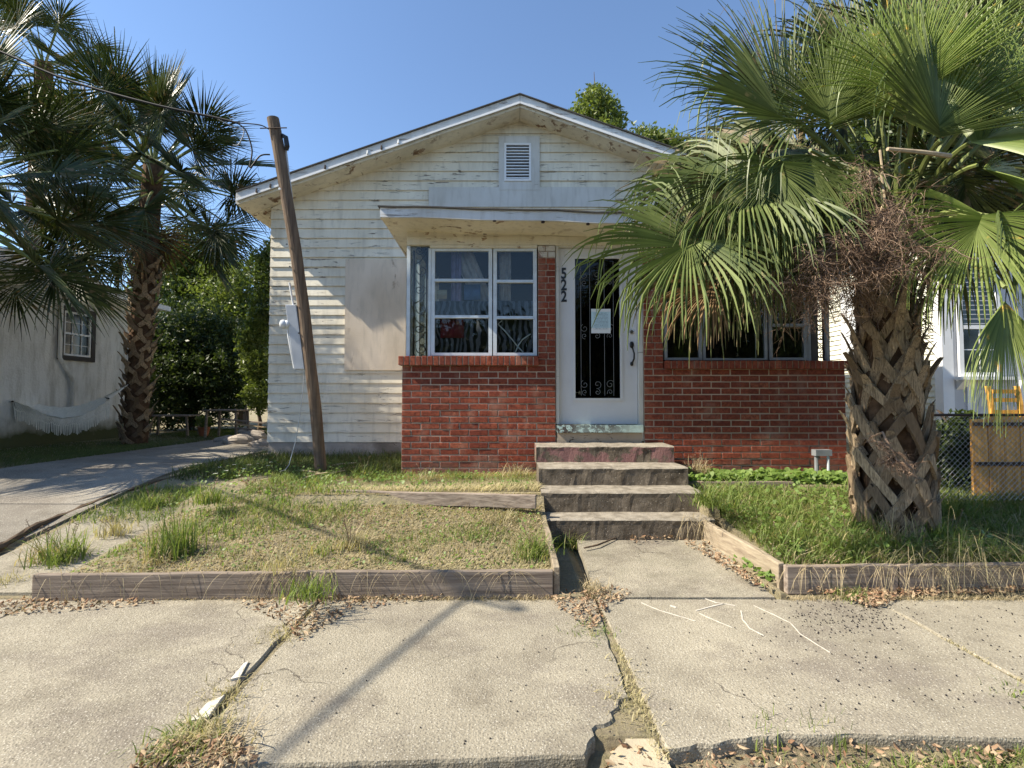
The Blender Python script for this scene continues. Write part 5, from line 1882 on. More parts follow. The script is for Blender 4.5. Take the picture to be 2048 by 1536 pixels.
# yellow chair standing behind the fence
yc = 5.15
cxa, cxb = fx(1982, yc), fx(2040, yc)
ch = thing("wooden_chair", "yellow wooden chair standing behind the orange board fence", "chair", ((cxa + cxb) / 2, yc, .42))
CH = Local(ch)
ztop = fz(772, yc)
for x in (cxa, cxb):
    CH(MB().loft([(x, yc, .42), (x, yc, 1.2), (x, yc + .03, ztop)], [(.018, 0, 0)] * 3, [(0, .018, 0)] * 3).build("leg", MT['chair']))
    CH(MB().loft([(x, yc - .36, .42), (x, yc - .36, .84)], [(.018, 0, 0)] * 2, [(0, .018, 0)] * 2).build("leg", MT['chair']))
CH(bx("seat", MT['chair'], None, cxa - .02, cxb + .02, yc - .40, yc - .02, .845, .875))
CH(bx("back_rail", MT['chair'], None, cxa + .019, cxb - .019, yc - .004, yc + .018, fz(828, yc), fz(820, yc)))
for pz in (783, 800):
    CH(bx("back_rail", MT['chair'], None, cxa + .019, cxb - .019, yc - .004, yc + .018, fz(pz + 4, yc), fz(pz - 4, yc)))
tree_px([(1915, 890, 5.0, .26), (1945, 930, 4.95, .22), (1900, 960, 4.9, .22), (1930, 860, 5.0, .18), (1965, 880, 5.2, .2)], (P(1930, 990, 5.0).x, 5.0, .38), 7000, .035, 'leaf_dark', "dark leaves added for the shadow behind the chain link fence", 12, trunk_r=.03, name="bush", cat="bush")  # leaves added to darken the shadowed gap behind the fence
# small box and stake by the brick corner
ub = thing("tap_box", "small grey tap box with a white pipe at the end of the brick wall", "box", (fx(1640, 5.3), 5.3, .4))
UB = Local(ub)
UB(bx("cover", MT['dframe'], None, fx(1624, 5.3), fx(1656, 5.3), 5.25, 5.33, fz(911, 5.3), fz(899, 5.3)))
UB(MB().tube([(fx(1650, 5.3), 5.27, .38), (fx(1650, 5.3), 5.27, fz(911.5, 5.3))], .014, 8).build("pipe", MT['meter']))
UB(MB().tube([(fx(1630, 5.3), 5.30, .38), (fx(1630, 5.3), 5.30, fz(911.5, 5.3))], .02, 8).build("pipe", MT['dframe']))

# ------------------------------------------------------------------ hammock
YHm = 8.35
hm = thing("hammock", "white fringed hammock slung between the stucco wall and the left palm", "hammock", P(120, 850, YHm))
HM = Local(hm)
fe = [P(30, 803, YHm), P(62, 815, YHm), P(90, 829, YHm), P(125, 836, YHm), P(160, 832, YHm), P(190, 818, YHm), P(222, 797, YHm)]
be = [P(34, 800, YHm + .5), P(70, 806, YHm + .5), P(95, 812, YHm + .5), P(125, 815, YHm + .5), P(158, 811, YHm + .5), P(180, 803, YHm + .5), P(205, 795, YHm + .5)]


def resamp(pts, n):
    out = []
    m1 = len(pts) - 1
    for k in range(n + 1):
        t_ = k / n * m1
        i = min(int(t_), m1 - 1)
        out.append(V(pts[i]).lerp(V(pts[i + 1]), t_ - i))
    return out


A_, B_ = resamp(fe, 30), resamp(be, 30)
m_ = MB()
nn = 8
for i in range(31):
    for j in range(nn + 1):
        q = j / nn
        p = A_[i].lerp(B_[i], q) + V((0, 0, -.10 * math.sin(math.pi * q) * math.sin(math.pi * i / 30) + .006 * math.sin(i * 2 + j)))
        m_.v.append(tuple(p))
for i in range(30):
    for j in range(nn):
        m_.f.append((i * (nn + 1) + j, (i + 1) * (nn + 1) + j, (i + 1) * (nn + 1) + j + 1, i * (nn + 1) + j + 1))
HM(m_.build("cloth", MT['fabric'], smooth=True))
m_ = MB()
for k in range(60):
    t_ = k / 60
    i = t_ * 30
    a = A_[int(i)].lerp(A_[min(30, int(i) + 1)], i - int(i))
    drop = .17 + .05 * abs(math.sin(k * .52)) + R.uniform(-.01, .01)
    sw = R.uniform(-.01, .01)
    for dx_ in (-.028, .028):
        m_.tube([a + V((0, -.006, 0)), a + V((dx_, -.006, -drop * .45)), a + V((0, -.006, -drop * .75))], .0035, 3, False)
    m_.tube([a + V((0, -.006, -drop * .6)), a + V((sw, -.006, -drop - .10))], [.008, .006], 4, False)
HM(m_.build("fringe", MT['fabric'], fix=False))
m_ = MB()
e0 = P(-30, 758, YHm + .1); e1 = V((pL.x, pL.y - .2, P(250, 770, 9).z))
for i in range(7):
    q = i / 6
    m_.tube([A_[0].lerp(B_[0], q), e0], .005, 4, False)
    m_.tube([A_[30].lerp(B_[30], q), e1], .005, 4, False)
HM(m_.build("rope", MT['fabric'], fix=False))
HM(MB().tube([A_[0] + V((0, -.05, 0)), B_[0] + V((0, .05, 0))], .014, 6).build("spreader_bar", MT['dkbrown']))
HM(MB().tube([A_[30] + V((0, -.05, 0)), B_[30] + V((0, .05, 0))], .014, 6).build("spreader_bar", MT['dkbrown']))

# ------------------------------------------------------------------ things at the end of the drive
def table(x, y, z0, w_, d_, h_, label, mt, nm="garden_table", cat="table"):
    t_ = thing(nm, label, cat, (x, y, z0))
    for k in range(5):
        MB().box(-w_ / 2, w_ / 2, -d_ / 2 + k * d_ / 5, -d_ / 2 + (k + 1) * d_ / 5 - .012, h_ - .03, h_).build("slat", MT[mt], t_)
    for sx in (-1, 1):
        for sy in (-1, 1):
            MB().loft([(sx * w_ * .45, sy * d_ * .4, 0), (sx * w_ * .42, sy * d_ * .38, h_ - .031)], [(.02, 0, 0)] * 2, [(0, .02, 0)] * 2).build("leg", MT[mt], t_)
    return t_


p = G(450, 872, .42)
t1 = table(P(345, 850, 11.2).x, 11.2, .42, 1.1, .5, .48, "dark slatted bench beyond the left palm", 'timber', "garden_bench", "bench")
t2 = table(P(455, 850, 10.6).x, 10.6, .42, .75, .6, .62, "grey slatted table at the end of the driveway", 'timber')
pot = thing("plant_pot", "terracotta pot with a small plant at the end of the driveway", "plant pot", P(408, 858, 10.9) * 1)
pot.location.z = .42
MB().tube([(0, 0, 0), (0, 0, .18), (0, 0, .21)], [.08, .12, .13], 14).build("pot", MT['terracotta'], pot)
v_, f = leaf_cloud([(0, 0, .33, .14)], 240, .05, 5)
link("foliage", np_mesh("foliage", v_, f, MT['leaf_bright']), pot)
# heap of rubble and boards near the corner
for k, (px_, py_, r_) in enumerate(((452, 884, .16), (478, 888, .20), (505, 880, .22), (522, 893, .15), (495, 868, .17))):
    p = G(px_, py_, .42)
    m_ = MB().sphere((0, 0, .35 * r_), (r_ * 1.5, r_, r_ * .6), 10, 7)
    stone(m_.v, .05, 5 + k)
    o = m_.build("rubble_stone", MT['step'], label=["leftmost grey rubble stone at the drive end", "wide grey rubble stone in front of the heap", "largest grey rubble stone against the house corner",
                                                   "rubble stone closest to the clapboard corner", "rubble stone at the back of the heap"][k], cat="stone", group="grey rubble heaped at the end of the driveway")
    o.location = (p.x, p.y, .40)
for k in range(4):
    a = P(445 + k * 14, 838 + k * 9, 10.2); b = P(530, 846 + k * 8, 10.1)
    MB().loft([a, b], [(0, .05, 0)] * 2, [(0, 0, .012)] * 2).build("scrap_board", MT['stalk'] if k % 2 else MT['timber'],
        label=["top pale scrap board on the heap by the house corner", "second grey scrap board on the heap by the house corner", "third pale scrap board on the heap by the house corner", "lowest grey scrap board on the heap by the house corner"][k],
        cat="board", group="scrap boards heaped by the house corner")


# ------------------------------------------------------------------ grass and weeds
def blades(pts, h0, h1, wd, lean, seed, curl=1.0, dirs=None):
    """three-segment tapering blades; pts n x 3"""
    rs = np.random.RandomState(seed)
    n = len(pts)
    pts = np.asarray(pts, float)
    h = h0 + (h1 - h0) * rs.rand(n) ** 1.4
    az = rs.rand(n) * 2 * np.pi
    if dirs is not None: az = dirs + rs.normal(size=n) * .5
    ln = lean * (.3 + rs.rand(n))
    dx, dy = np.cos(az), np.sin(az)
    wx, wy = -np.sin(az + rs.normal(size=n) * .6), np.cos(az)
    w_ = wd * (.6 + .8 * rs.rand(n))
    V_ = []
    for q, ww in ((0, 1.0), (.4, .85), (.75, .55)):
        off = (ln * q ** 1.8 * h)
        zz = h * q * (1 - .35 * curl * q * np.minimum(1, ln))
        c = pts + np.stack([dx * off, dy * off, zz], 1)
        e = np.stack([wx * w_ * ww, wy * w_ * ww, np.zeros(n)], 1)
        V_ += [c - e, c + e]
    off = ln * h
    zz = h * (1 - .45 * curl * np.minimum(1.5, ln))
    V_.append(pts + np.stack([dx * off, dy * off, zz], 1))
    vv = np.stack(V_, 1).reshape(-1, 3)
    b = (np.arange(n) * 7)[:, None]
    tri = np.concatenate([b + np.array(t_) for t_ in ((0, 1, 3), (0, 3, 2), (2, 3, 5), (2, 5, 4), (4, 5, 6))], 0)
    return vv, tri


def scatter(n, x0, x1, y0, y1, seed, fn=gz, keep=None, thresh=None, nsc=1.2, zoff=0):
    rs = np.random.RandomState(seed)
    out = []
    xs_ = x0 + (x1 - x0) * rs.rand(n); ys_ = y0 + (y1 - y0) * rs.rand(n)
    for x, y in zip(xs_, ys_):
        if keep and not keep(x, y): continue
        if thresh is not None and noise.noise(V((x * nsc, y * nsc, seed))) < thresh: continue
        out.append((x, y, fn(x, y) + zoff))
    return out


def grass(name, pts, h0, h1, wd, lean, seed, mat, label, curl=1.0):
    v_, f = blades(pts, h0, h1, wd, lean, seed, curl)
    return link(name, np_mesh(name, v_, f, MT[mat]), None, label, "grass", None, 'stuff')


gzb = lambda x, y: gz(x, y) - .004
# left lower bed: dry thatch, sparse green
grass("dry_grass", scatter(19000, BED_X0 + .03, BED_X1 - .04, 3.08, 4.35, 1, gzb), .010, .038, .0022, 1.6, 1, 'grass_dry', "short dry grass covering the left bed")
grass("green_grass", scatter(13000, BED_X0 + .03, BED_X1 - .04, 3.08, 4.4, 2, gzb, thresh=.26, nsc=1.8), .02, .07, .0025, .8, 2, 'grass_green', "patches of green grass in the left bed")
grass("dry_grass", scatter(3200, BED_X0 + .03, BED_X1 - .04, 3.08, 4.2, 3, gzb, thresh=-.1), .04, .13, .0018, 1.2, 3, 'straw', "long straw blades in the left bed")
grass("green_grass", scatter(3500, -2.7, -1.3, 3.6, 5.1, 4, gzb, thresh=.05, nsc=1.1), .04, .14, .003, .7, 4, 'grass_green', "bright grass in the back left of the bed")
# behind and above the upper board, along the brick
grass("dry_grass", scatter(9000, -2.0, .25, 4.42, 5.38, 5, gzb), .03, .10, .0022, 1.0, 5, 'grass_dry', "dry weeds along the left brick wall")
grass("green_grass", scatter(6500, -2.6, .22, 4.5, 5.38, 6, gzb, thresh=-.05, nsc=1.6), .04, .14, .0026, .8, 6, 'grass_green', "green weeds along the left brick wall")
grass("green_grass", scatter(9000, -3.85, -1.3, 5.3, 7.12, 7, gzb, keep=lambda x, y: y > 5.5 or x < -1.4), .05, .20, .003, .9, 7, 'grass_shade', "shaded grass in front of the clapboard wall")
grass("green_grass", scatter(5000, -3.9, -3.0, 4.2, 6.0, 8, gzb, thresh=-.05), .04, .16, .003, .9, 8, 'grass_green', "weeds between the driveway and the left bed")
# right bed: lush
kr = lambda x, y: not ((x - prx) ** 2 + (y - pry) ** 2 < .08)
grass("green_grass", scatter(30000, 1.80, 5.6, 3.22, 4.84, 9, gzb, keep=kr), .05, .16, .0028, .9, 9, 'grass_green', "thick green grass in the right bed round the palm")
grass("green_grass", scatter(7000, 1.80, 4.6, 3.22, 4.7, 10, gzb, keep=kr, thresh=.05), .12, .32, .003, .9, 10, 'grass_green', "taller grass blades in the right bed")
grass("dry_grass", scatter(5200, 1.82, 5.4, 3.2, 4.7, 11, gzb, keep=kr), .06, .20, .0018, 1.3, 11, 'straw', "straw blades mixed in the right bed")
# lawn beyond the drive
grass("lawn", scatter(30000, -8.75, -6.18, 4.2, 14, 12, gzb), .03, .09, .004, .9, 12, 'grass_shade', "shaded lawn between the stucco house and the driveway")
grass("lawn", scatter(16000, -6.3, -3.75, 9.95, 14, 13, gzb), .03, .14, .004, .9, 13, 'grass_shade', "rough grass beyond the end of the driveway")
grass("roadside_grass", scatter(9000, 1.05, 3.6, 1.25, 1.84, 14, lambda x, y: -.055, keep=lambda x, y: y < YS0 + .02 + max(0, (x - .9)) * .13), .02, .075, .0022, .9, 14, 'grass_green', "green grass along the near right edge of the pavement")
grass("roadside_grass", scatter(5000, .2, 3.4, 1.25, 1.84, 15, lambda x, y: -.055, keep=lambda x, y: y < YS0 + .02 + max(0, (x - .9)) * .13), .02, .06, .0018, 1.3, 15, 'grass_dry', "dry grass along the near right edge of the pavement")


def clover(n, x0, x1, y0, y1, h0, h1, size, seed, label, mat='clover', keep=None):
    rs = np.random.RandomState(seed)
    x = x0 + (x1 - x0) * rs.rand(n); y = y0 + (y1 - y0) * rs.rand(n)
    z = np.array([gz(a, b) for a, b in zip(x, y)]) + h0 + (h1 - h0) * rs.rand(n)
    if keep is not None:
        k = np.array([keep(a, b) for a, b in zip(x, y)])
        x, y, z = x[k], y[k], z[k]
        n = len(x)
    c = np.stack([x, y, z], 1)
    nn_ = rs.normal(size=(n, 3)) * .5 + np.array([-.2, -.3, 1.0]); nn_ /= np.linalg.norm(nn_, axis=1)[:, None]
    a = np.cross(nn_, rs.normal(size=(n, 3))); a /= np.linalg.norm(a, axis=1)[:, None]
    b = np.cross(nn_, a)
    s = size * (.5 + rs.rand(n))[:, None]
    ring = [c + a * s * math.cos(t_) + b * s * .8 * math.sin(t_) for t_ in np.arange(6) * math.pi / 3]
    v_ = np.stack(ring, 1).reshape(-1, 3)
    f = np.arange(6 * n).reshape(-1, 6)
    return link("broad_weeds", np_mesh("broad_weeds", v_, f, MT[mat]), None, label, "weeds", None, 'stuff')


clover(1500, 1.75, 3.6, 4.88, 5.36, .01, .10, .026, 1, "light green broad weeds under the right brick wall")
clover(1500, 1.82, 3.5, 3.3, 4.8, .02, .12, .016, 2, "small leaved weeds in the right bed")
clover(700, -2.2, .2, 4.5, 5.3, .01, .07, .014, 3, "small leaved weeds under the left brick wall")
clover(1600, BED_X0, BED_X1 - .05, 3.15, 4.3, .0, .03, .010, 4, "tiny creeping weeds in the left bed")
clover(700, -3.4, -1.9, 4.3, 5.9, .02, .12, .012, 5, "broad weeds beside the leaning pole")
clover(260, 1.66, 1.76, 3.2, 4.1, .0, .06, .016, 6, "sprouts along the foot of the right path board")


def litter(name, label, pts, size, seed, mat='litter', up=.6):
    rs = np.random.RandomState(seed)
    c = np.asarray(pts, float)
    n = len(c)
    nn_ = rs.normal(size=(n, 3)) * up + np.array([0, 0, 1.0]); nn_ /= np.linalg.norm(nn_, axis=1)[:, None]
    a = np.cross(nn_, rs.normal(size=(n, 3))); a /= np.linalg.norm(a, axis=1)[:, None]
    b = np.cross(nn_, a)
    s = size * (.3 + 1.5 * rs.rand(n) ** 2)[:, None]
    curl = nn_ * s * (.15 + .35 * rs.rand(n))[:, None]
    ring = [c - a * s + curl, c - a * s * .2 - b * s * .42, c + a * s * .5 - b * s * .3, c + a * s + curl, c + a * s * .5 + b * s * .3, c - a * s * .2 + b * s * .42]
    mid = c - curl * .2
    v_ = np.stack(ring, 1)
    v_ = v_.reshape(-1, 3)
    f = np.arange(6 * n).reshape(-1, 6)
    # fold along the long axis: two quads
    q1 = f[:, [0, 1, 2, 3]]; q2 = f[:, [0, 3, 4, 5]]
    me = np_mesh(name, v_, np.concatenate([q1, q2], 0), MT[mat])
    return link(name, me, None, label, "leaf litter", None, 'stuff')


def px_scatter(poly, n, seed, z=.0, jit=0):
    """points on the ground inside a pixel outline"""
    rs = random.Random(seed)
    xs_ = [p_[0] for p_ in poly]; ys_ = [p_[1] for p_ in poly]
    out = []
    while len(out) < n:
        x, y = rs.uniform(min(xs_), max(xs_)), rs.uniform(min(ys_), max(ys_))
        ins = False
        j = len(poly) - 1
        for i in range(len(poly)):
            if (poly[i][1] > y) != (poly[j][1] > y) and x < (poly[j][0] - poly[i][0]) * (y - poly[i][1]) / (poly[j][1] - poly[i][1]) + poly[i][0]:
                ins = not ins
            j = i
        if ins:
            g = G(x, y, z)
            out.append((g.x, g.y, z + .006 + rs.random() * jit))
    return out


litter("leaf_litter", "brown leaves piled on the pavement at the board joint of the left bed", px_scatter([(455, 1208), (560, 1196), (800, 1192), (905, 1196), (700, 1222), (600, 1290), (560, 1250), (500, 1225)], 800, 1, 0, .025), .012, 1)
litter("leaf_litter", "brown leaves on the pavement at the left corner of the front path", px_scatter([(1085, 1195), (1230, 1180), (1270, 1190), (1215, 1215), (1190, 1270), (1130, 1230)], 600, 2, 0, .025), .012, 2)
litter("leaf_litter", "brown leaves along the foot of the right bed board", px_scatter([(1580, 1180), (2048, 1175), (2048, 1188), (1800, 1200), (1750, 1222), (1680, 1200)], 900, 3, 0, .03), .015, 3)
litter("leaf_litter", "brown leaves on the path below the right of the steps", px_scatter([(1340, 1078), (1400, 1065), (1440, 1110), (1540, 1178), (1500, 1170), (1400, 1110)], 520, 4, .045, .03), .014, 4)
litter("leaf_litter", "brown leaves along the near right edge of the pavement", px_scatter([(1230, 1500), (1330, 1508), (1600, 1492), (2048, 1500), (2048, 1560), (1200, 1560)], 420, 5, -.05, .03), .013, 5)
litter("leaf_litter", "dead leaves and rubble below the near left edge of the pavement", px_scatter([(280, 1500), (480, 1480), (520, 1540), (260, 1560)], 400, 6, -.0, .03), .011, 6)
litter("leaf_litter", "grey debris at the left end of the front board", px_scatter([(0, 1205), (180, 1195), (330, 1208), (200, 1222), (0, 1235)], 420, 7, 0, .02), .012, 7)
litter("leaf_litter", "dead leaves caught on the bottom step", [(p_[0], p_[1], p_[2]) for p_ in px_scatter([(1250, 1075), (1345, 1060), (1350, 1080), (1260, 1086)], 120, 8, .085, .02)], .013, 8)
litter("chip_litter", "reddish wood chips in the left bed near the dry stalks", [(x, y, gz(x, y) + .01) for x, y, _ in px_scatter([(480, 985), (640, 985), (620, 1010), (500, 1005)], 420, 9, .28)], .014, 9)
rs_ = np.random.RandomState(4)
bx_ = BED_X0 + .05 + (BED_X1 - BED_X0 - .1) * rs_.rand(20000); by_ = 3.1 + 1.25 * rs_.rand(20000)
litter("thatch", "pale crumbled thatch lying over the left bed", [(a, b, gz(a, b) + .006) for a, b in zip(bx_, by_)], .0075, 21, 'straw', 1.2)
bx_ = 1.85 + 1.8 * rs_.rand(1200); by_ = 3.22 + 1.5 * rs_.rand(1200)
litter("leaf_litter", "dead leaves lying in the right bed", [(a, b, gz(a, b) + .03) for a, b in zip(bx_, by_)], .014, 22, 'litter', 1.0)
# palm berries on the pavement
m_ = MB()
rr = random.Random(3)
for k in range(430):
    if k < 240: x, y = rr.gauss(1690, 60), rr.gauss(1228, 22)
    else: x, y = rr.uniform(1480, 2048), rr.uniform(1195, 1420)
    if y < 1185: continue
    g = G(x, y, 0)
    m_.sphere(g + V((0, 0, .003)), rr.uniform(.0025, .0045), 5, 3)
for k in range(50):
    g = G(rr.uniform(450, 1500), rr.uniform(1230, 1490), 0)
    m_.sphere(g + V((0, 0, .003)), .0035, 5, 3)
m_.build("palm_berries", MT['berry'], label="dark palm berries scattered over the right of the pavement", cat="berries", kind='stuff', fix=False)
# white scuffs and dry roots on the pavement
def squiggle(pts, r, label, mt='chalk', nm="white_scuff", cat="scuff mark", grp="white scuff marks on the pavement"):
    out = [G(a, b, 0) + V((0, 0, .002)) for a, b in pts]
    m_ = MB()
    K = 10
    sm = []
    for i in range(len(out) - 1):
        for k in range(K): sm.append(out[i].lerp(out[i + 1], k / K) + noise.noise_vector(out[i].lerp(out[i + 1], k / K) * 12) * .006)
    sm.append(out[-1])
    cs, ws, ts = [], [], []
    for i, p in enumerate(sm):
        d_ = (sm[min(i + 1, len(sm) - 1)] - sm[max(0, i - 1)]); d_.z = 0; d_.normalize()
        p.z = .0025
        cs.append(p); ws.append(V((-d_.y, d_.x, 0)) * r * (.6 + .5 * abs(noise.noise(p * 20)))); ts.append(V((0, 0, .0012)))
    m_.loft(cs, ws, ts)
    return m_.build(nm, MT[mt], label=label, cat=cat, group=grp)


squiggle([(1283, 1206), (1320, 1222), (1390, 1243)], .0035, "straight white scuff nearest the path's left edge")
squiggle([(1393, 1222), (1430, 1212), (1448, 1208)], .006, "short thick white scuff in the middle of the marks")
squiggle([(1410, 1198), (1432, 1206), (1470, 1212)], .005, "upper white scuff pointing at the steps")
squiggle([(1482, 1222), (1485, 1240), (1500, 1258), (1528, 1272)], .0045, "curved white scuff like a hook")
squiggle([(1400, 1228), (1440, 1246), (1465, 1256)], .004, "thin white scuff under the thick one")
squiggle([(1508, 1212), (1580, 1246), (1600, 1268), (1660, 1306)], .003, "long thin white scratch running to the right")
squiggle([(1340, 1212), (1352, 1216)], .011, "small blunt white scuff left of the others")
squiggle([(130, 1372), (150, 1405), (210, 1455)], .0028, "pale bent straw on the near left slab", 'straw', "straw_stem", "straw", None)
MB().loft([G(398, 1448, 0) + V((0, 0, .012)), G(428, 1412, 0) + V((0, 0, .014)), G(443, 1402, 0) + V((0, 0, .012))], [(.028, .01, 0), (.02, .01, 0), (.006, .01, 0)], [(0, 0, .008)] * 3).build("stone_chip", MT['chalk'], label="white stone chip stuck in the left pavement joint", cat="stone")
MB().loft([G(470, 1362, 0) + V((0, 0, .008)), G(492, 1330, 0) + V((0, 0, .008))], [(.016, .01, 0), (.006, .01, 0)], [(0, 0, .006)] * 2).build("stone_chip", MT['chalk'], label="grey stone sliver farther up the left pavement joint", cat="stone")


# individual weed clumps
def clump(px_, py_, z, n, h0, h1, lean, mat, label, wd=.003, spread=.06, seedheads=0, cat="weed", name="weed_clump", group="weeds in the beds and pavement joints", flat=False):
    g = G(px_, py_, z)
    if not flat: g.z = z
    t_ = thing(name, label, cat, g, group)
    rs = np.random.RandomState(int(px_ * 7 + py_))
    pts = np.stack([rs.normal(size=n) * spread * .5, rs.normal(size=n) * spread * .5, np.zeros(n) - .005], 1)
    v_, f = blades(pts, h0, h1, wd, lean, int(px_ + py_))
    link("blades", np_mesh("blades", v_, f, MT[mat]), t_, kind="stuff")
    if seedheads:
        m_ = MB()
        rr = random.Random(int(px_))
        for k in range(seedheads):
            a = rr.uniform(0, 6.28); L = rr.uniform(.7, 1.15) * h1
            ln = rr.uniform(.1, .7)
            top = V((math.cos(a) * ln * L, math.sin(a) * ln * L, L * (1 - .25 * ln)))
            m_.tube([(0, 0, 0), top * .5 + V((0, 0, .02)), top], .0016, 3, False)
            for j in range(5):
                c = top * (1 - j * .05)
                e = c + V((rr.uniform(-1, 1), rr.uniform(-1, 1), rr.uniform(-.2, .6))) * .02
                m_.tube([c, e], [.0028, .001], 3, False)
        link("seed_heads", m_.mesh("seed_heads", MT['twig'], fix=False), t_, kind='stuff')
    return t_


def zb_(px_, py_, g0=.2):
    z = g0
    for _ in range(6):
        g = G(px_, py_, z); z = gz(g.x, g.y)
    return z


CL = [
    (130, 1125, 300, .10, .38, .7, 'grass_green', "tall weed clump at the left end of the front board", 6),
    (95, 1120, 120, .08, .30, 1.0, 'straw', "straw clump at the far left corner of the bed", 4),
    (350, 1110, 320, .10, .40, .4, 'grass_green', "tall bright clump in the left bed behind the front board", 3),
    (325, 1120, 120, .06, .20, .9, 'straw', "dry clump beside the tall bright clump", 0),
    (230, 1070, 160, .06, .22, .6, 'grass_dry', "thin yellowing clump left of the bright grass", 5),
    (300, 1020, 260, .08, .24, .6, 'grass_green', "bright clump in the back left of the bed", 3),
    (420, 1005, 240, .08, .22, .6, 'grass_green', "green clump farther back near the driveway log", 2),
    (700, 1095, 150, .06, .24, .9, 'grass_dry', "spidery brown clump in the middle of the left bed", 8),
    (560, 1130, 110, .04, .15, .8, 'grass_dry', "small clump behind the front board's middle", 0),
    (635, 1105, 90, .04, .14, .8, 'grass_green', "small green clump left of the spidery brown one", 0),
    (950, 1075, 100, .04, .12, .9, 'grass_green', "low green clump in the right part of the left bed", 0),
    (1065, 1110, 260, .06, .22, .8, 'grass_green', "dark green clump at the right end of the left bed", 6),
    (1130, 1090, 240, .05, .20, .8, 'grass_green', "leafy clump hanging over the edge of the path", 3),
    (1010, 1040, 120, .04, .13, .9, 'grass_dry', "yellow clump left of the bottom step", 0),
    (615, 1190, 200, .05, .15, .7, 'grass_green', "clump growing out of the pavement joint at the front board", 0),
    (1395, 960, 200, .10, .34, .6, 'straw', "tall dry clump right of the landing", 7),
    (1420, 1010, 260, .08, .24, .9, 'grass_green', "green clump spilling over the right of the steps", 2),
    (1560, 1090, 300, .08, .24, .8, 'grass_green', "green clump near the right path board corner", 2),
    (1700, 1110, 320, .08, .26, .7, 'grass_green', "dense clump in front of the near palm trunk", 4),
    (1790, 1090, 160, .12, .38, .4, 'straw', "upright straw clump against the near palm trunk", 6),
    (1740, 1075, 260, .10, .30, .5, 'grass_green', "tall grass tuft hiding the left of the near palm base", 2),
    (1845, 1085, 260, .10, .30, .5, 'grass_green', "tall grass tuft hiding the right of the near palm base", 2),
    (850, 965, 140, .05, .20, .8, 'grass_dry', "dry weed clump against the middle of the left brick wall", 4),
    (1030, 960, 200, .06, .24, .8, 'grass_dry', "dry weed clump against the brick wall beside the steps", 4),
    (730, 955, 160, .06, .24, .8, 'grass_green', "weed clump between the leaning pole and the brick corner", 3),
    (1900, 1090, 260, .08, .30, .9, 'grass_green', "green clump right of the near palm trunk", 2),
]
for px_, py_, n, h0, h1, ln, mt, lab, sh in CL:
    clump(px_, py_, zb_(px_, py_), n, h0, h1, ln, mt, lab, seedheads=sh, spread=.14)
CJ = [
    (1185, 1185, 0, 220, .03, .12, 1.0, 'straw', "straw clump at the left corner of the path"),
    (1188, 1262, 0, 120, .02, .05, .9, 'grass_green', "mossy tuft in the right pavement joint"),
    (1240, 1395, -.01, 140, .02, .06, 1.0, 'grass_dry', "tuft in the right joint where the slab corner broke off"),
    (1255, 1340, 0, 40, .015, .045, 1.0, 'grass_dry', "small tuft halfway along the right pavement joint"),
    (1275, 1440, -.02, 70, .02, .06, 1.0, 'grass_dry', "low tuft beside the sunken sandy piece"),
    (560, 1270, 0, 160, .02, .06, 1.0, 'grass_dry', "tuft in the upper left pavement joint"),
    (450, 1392, 0, 150, .02, .06, 1.0, 'grass_dry', "tuft above the white stone chip"),
    (395, 1478, 0, 330, .03, .09, 1.0, 'grass_dry', "large tuft at the near end of the left joint"),
    (350, 1500, 0, 260, .03, .10, 1.0, 'grass_green', "greener tuft at the bottom edge left of the joint"),
    (440, 1500, 0, 150, .03, .10, 1.3, 'straw', "straw tuft at the bottom edge right of the joint"),
    (1700, 1195, 0, 180, .03, .12, .7, 'grass_green', "tuft on the pavement below the joint of the dark boards"),
    (10, 1175, 0, 220, .04, .14, .6, 'grass_dry', "yellow tuft at the left picture edge by the board"),
    (1530, 1480, -.04, 60, .04, .10, .3, 'grass_green', "thin upright blades at the near right edge"),
    (1660, 1480, -.04, 60, .05, .11, .3, 'grass_green', "pointed blades farther right at the near edge"),
    (2040, 1390, 0, 60, .02, .05, .8, 'grass_green', "tuft at the right picture edge on the pavement"),
]
for px_, py_, z, n, h0, h1, ln, mt, lab in CJ:
    clump(px_, py_, z, n, h0, h1, ln, mt, lab, wd=.0022, spread=.12)
# fine growth all along the two joints
pts = []
rr = random.Random(8)
for jx_ in (JX[4], JX[5], JX[3], JX[6]):
    for k in range(650):
        y = rr.uniform(1.7, 3.0)
        wv = noise.noise(V((y * 3, jx_, 0)))
        if wv < .1: continue
        pts.append((jx_ + rr.gauss(0, .008 + .02 * max(0, wv)), y, -.008))
grass("joint_grass", pts, .006, .028, .0018, 1.2, 31, 'grass_dry', "fine dry growth along the pavement joints")
pts = [(rr.uniform(BED_X0, 3.6), 3.02 + rr.gauss(0, .012), 0) for _ in range(3500)]
pts = [p_ for p_ in pts if not (.33 < p_[0] < 1.7)]
grass("joint_grass", pts, .01, .05, .0018, 1.2, 32, 'straw', "dry growth along the foot of the front boards")


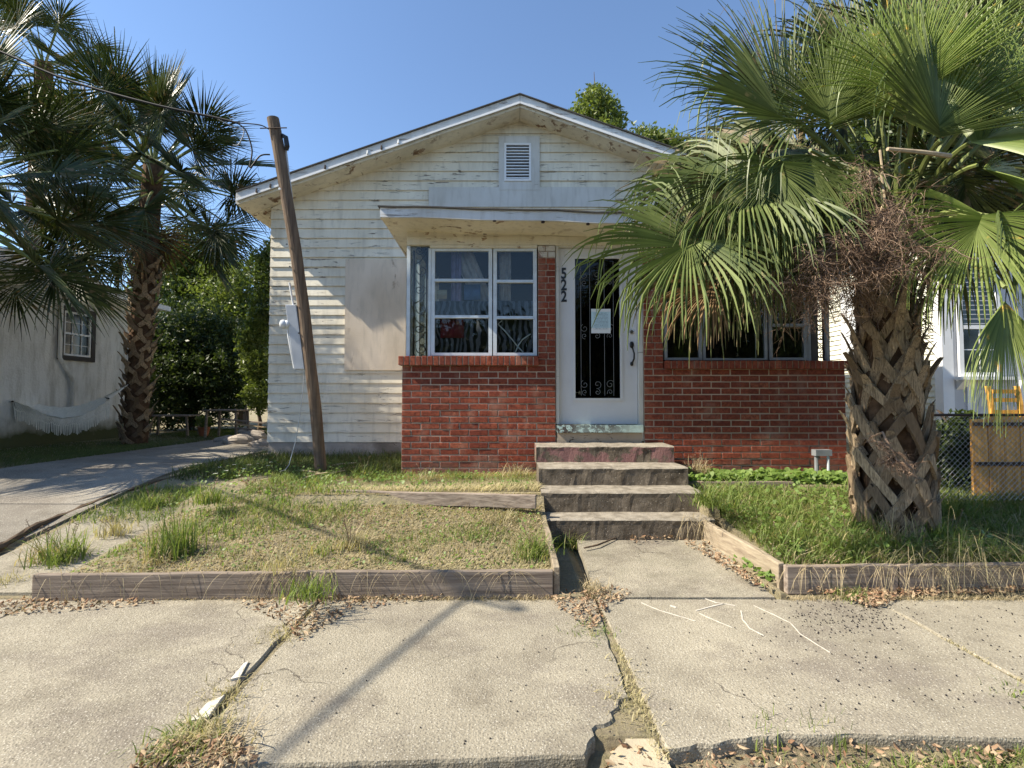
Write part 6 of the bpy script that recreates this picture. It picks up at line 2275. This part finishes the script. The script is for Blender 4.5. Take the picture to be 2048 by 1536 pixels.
# long straw drooping over boards
def droopers(name, label, n, x0, x1, y, z, L0, L1, seed, mat, out=-.8):
    rr = random.Random(seed)
    m_ = MB()
    for k in range(n):
        x = rr.uniform(x0, x1)
        p = V((x, y + rr.uniform(0, .06), z))
        d_ = V((rr.uniform(-1.3, 1.3), out * rr.uniform(.1, 1), rr.uniform(.0, 1.2))).normalized()
        L = rr.uniform(L0, L1); n_ = 7
        o = len(m_.v)
        w_ = rr.uniform(.0010, .0022)
        for s in range(n_ + 1):
            side = d_.cross(V((0, 0, 1)))
            if side.length < 1e-4: side = V((1, 0, 0))
            side.normalize()
            ww = w_ * (1 - .7 * s / n_)
            m_.v += [tuple(p - side * ww), tuple(p + side * ww)]
            d_ = (d_ + V((0, 0, -.42))).normalized()
            p = p + d_ * L / n_
            if p.z < .01: p.z = .01
        for s in range(n_):
            b = o + 2 * s
            m_.f.append((b, b + 1, b + 3, b + 2))
    return m_.build(name, MT[mat], label=label, cat="grass", kind='stuff', fix=False)


droopers("hanging_straw", "dry roots and straw hanging over the front board of the left bed", 120, -2.98, .1, 3.02, .16, .12, .36, 1, 'straw')
droopers("hanging_straw", "thick straw hanging at the board joint of the left bed", 90, -1.55, -1.15, 3.05, .16, .18, .36, 2, 'straw')
droopers("hanging_straw", "dry grass hanging over the dark boards of the right bed", 230, 1.85, 3.6, 3.12, .16, .12, .38, 3, 'straw')
droopers("hanging_grass", "long arching grass spilling over the right bed board", 260, 2.7, 3.3, 3.3, .18, .35, .75, 4, 'grass_dry', -.5)
droopers("hanging_straw", "dry stems fallen over the right of the steps", 90, 1.5, 1.75, 4.1, .22, .25, .5, 5, 'straw', -.6)
# flowers near the meter
for k, (px_, py_) in enumerate(((440, 935), (452, 942), (468, 930), (487, 938), (498, 930), (515, 928), (536, 932), (541, 925), (430, 948), (476, 952))):
    g = G(px_, py_ + 18, .36)
    zf = P(px_, py_, g.y).z
    t_ = thing("white_flower", "white flower " + ["second from the left among the grass by the driveway log", "lowest of the left cluster by the driveway log", "topmost of the left cluster by the driveway log",
        "in the middle gap left of the ground wire", "just right of the middle gap before the ground wire", "standing between the middle and the wire clusters", "nearest the foot of the ground wire",
        "topmost one beside the ground wire", "leftmost and nearest to the driveway log", "lowest one in the middle of the row"][k], "flower", g, "small white flowers by the driveway log")
    hh = zf - g.z
    MB().tube([(0, 0, -.02), (.005, 0, hh * .5), (0, 0, hh)], .0022, 4).build("stem", MT['petiole'], t_)
    m_ = MB()
    for j in range(6):
        a = j * math.pi / 3
        d_ = V((math.cos(a), math.sin(a), .3))
        s_ = V((-math.sin(a), math.cos(a), 0))
        c = V((0, 0, hh))
        m_.add([c, c + d_ * .014 + s_ * .008, c + d_ * .026, c + d_ * .014 - s_ * .008], [(0, 1, 2, 3)])
    link("petals", m_.mesh("petals", MT['flower'], fix=False), t_)
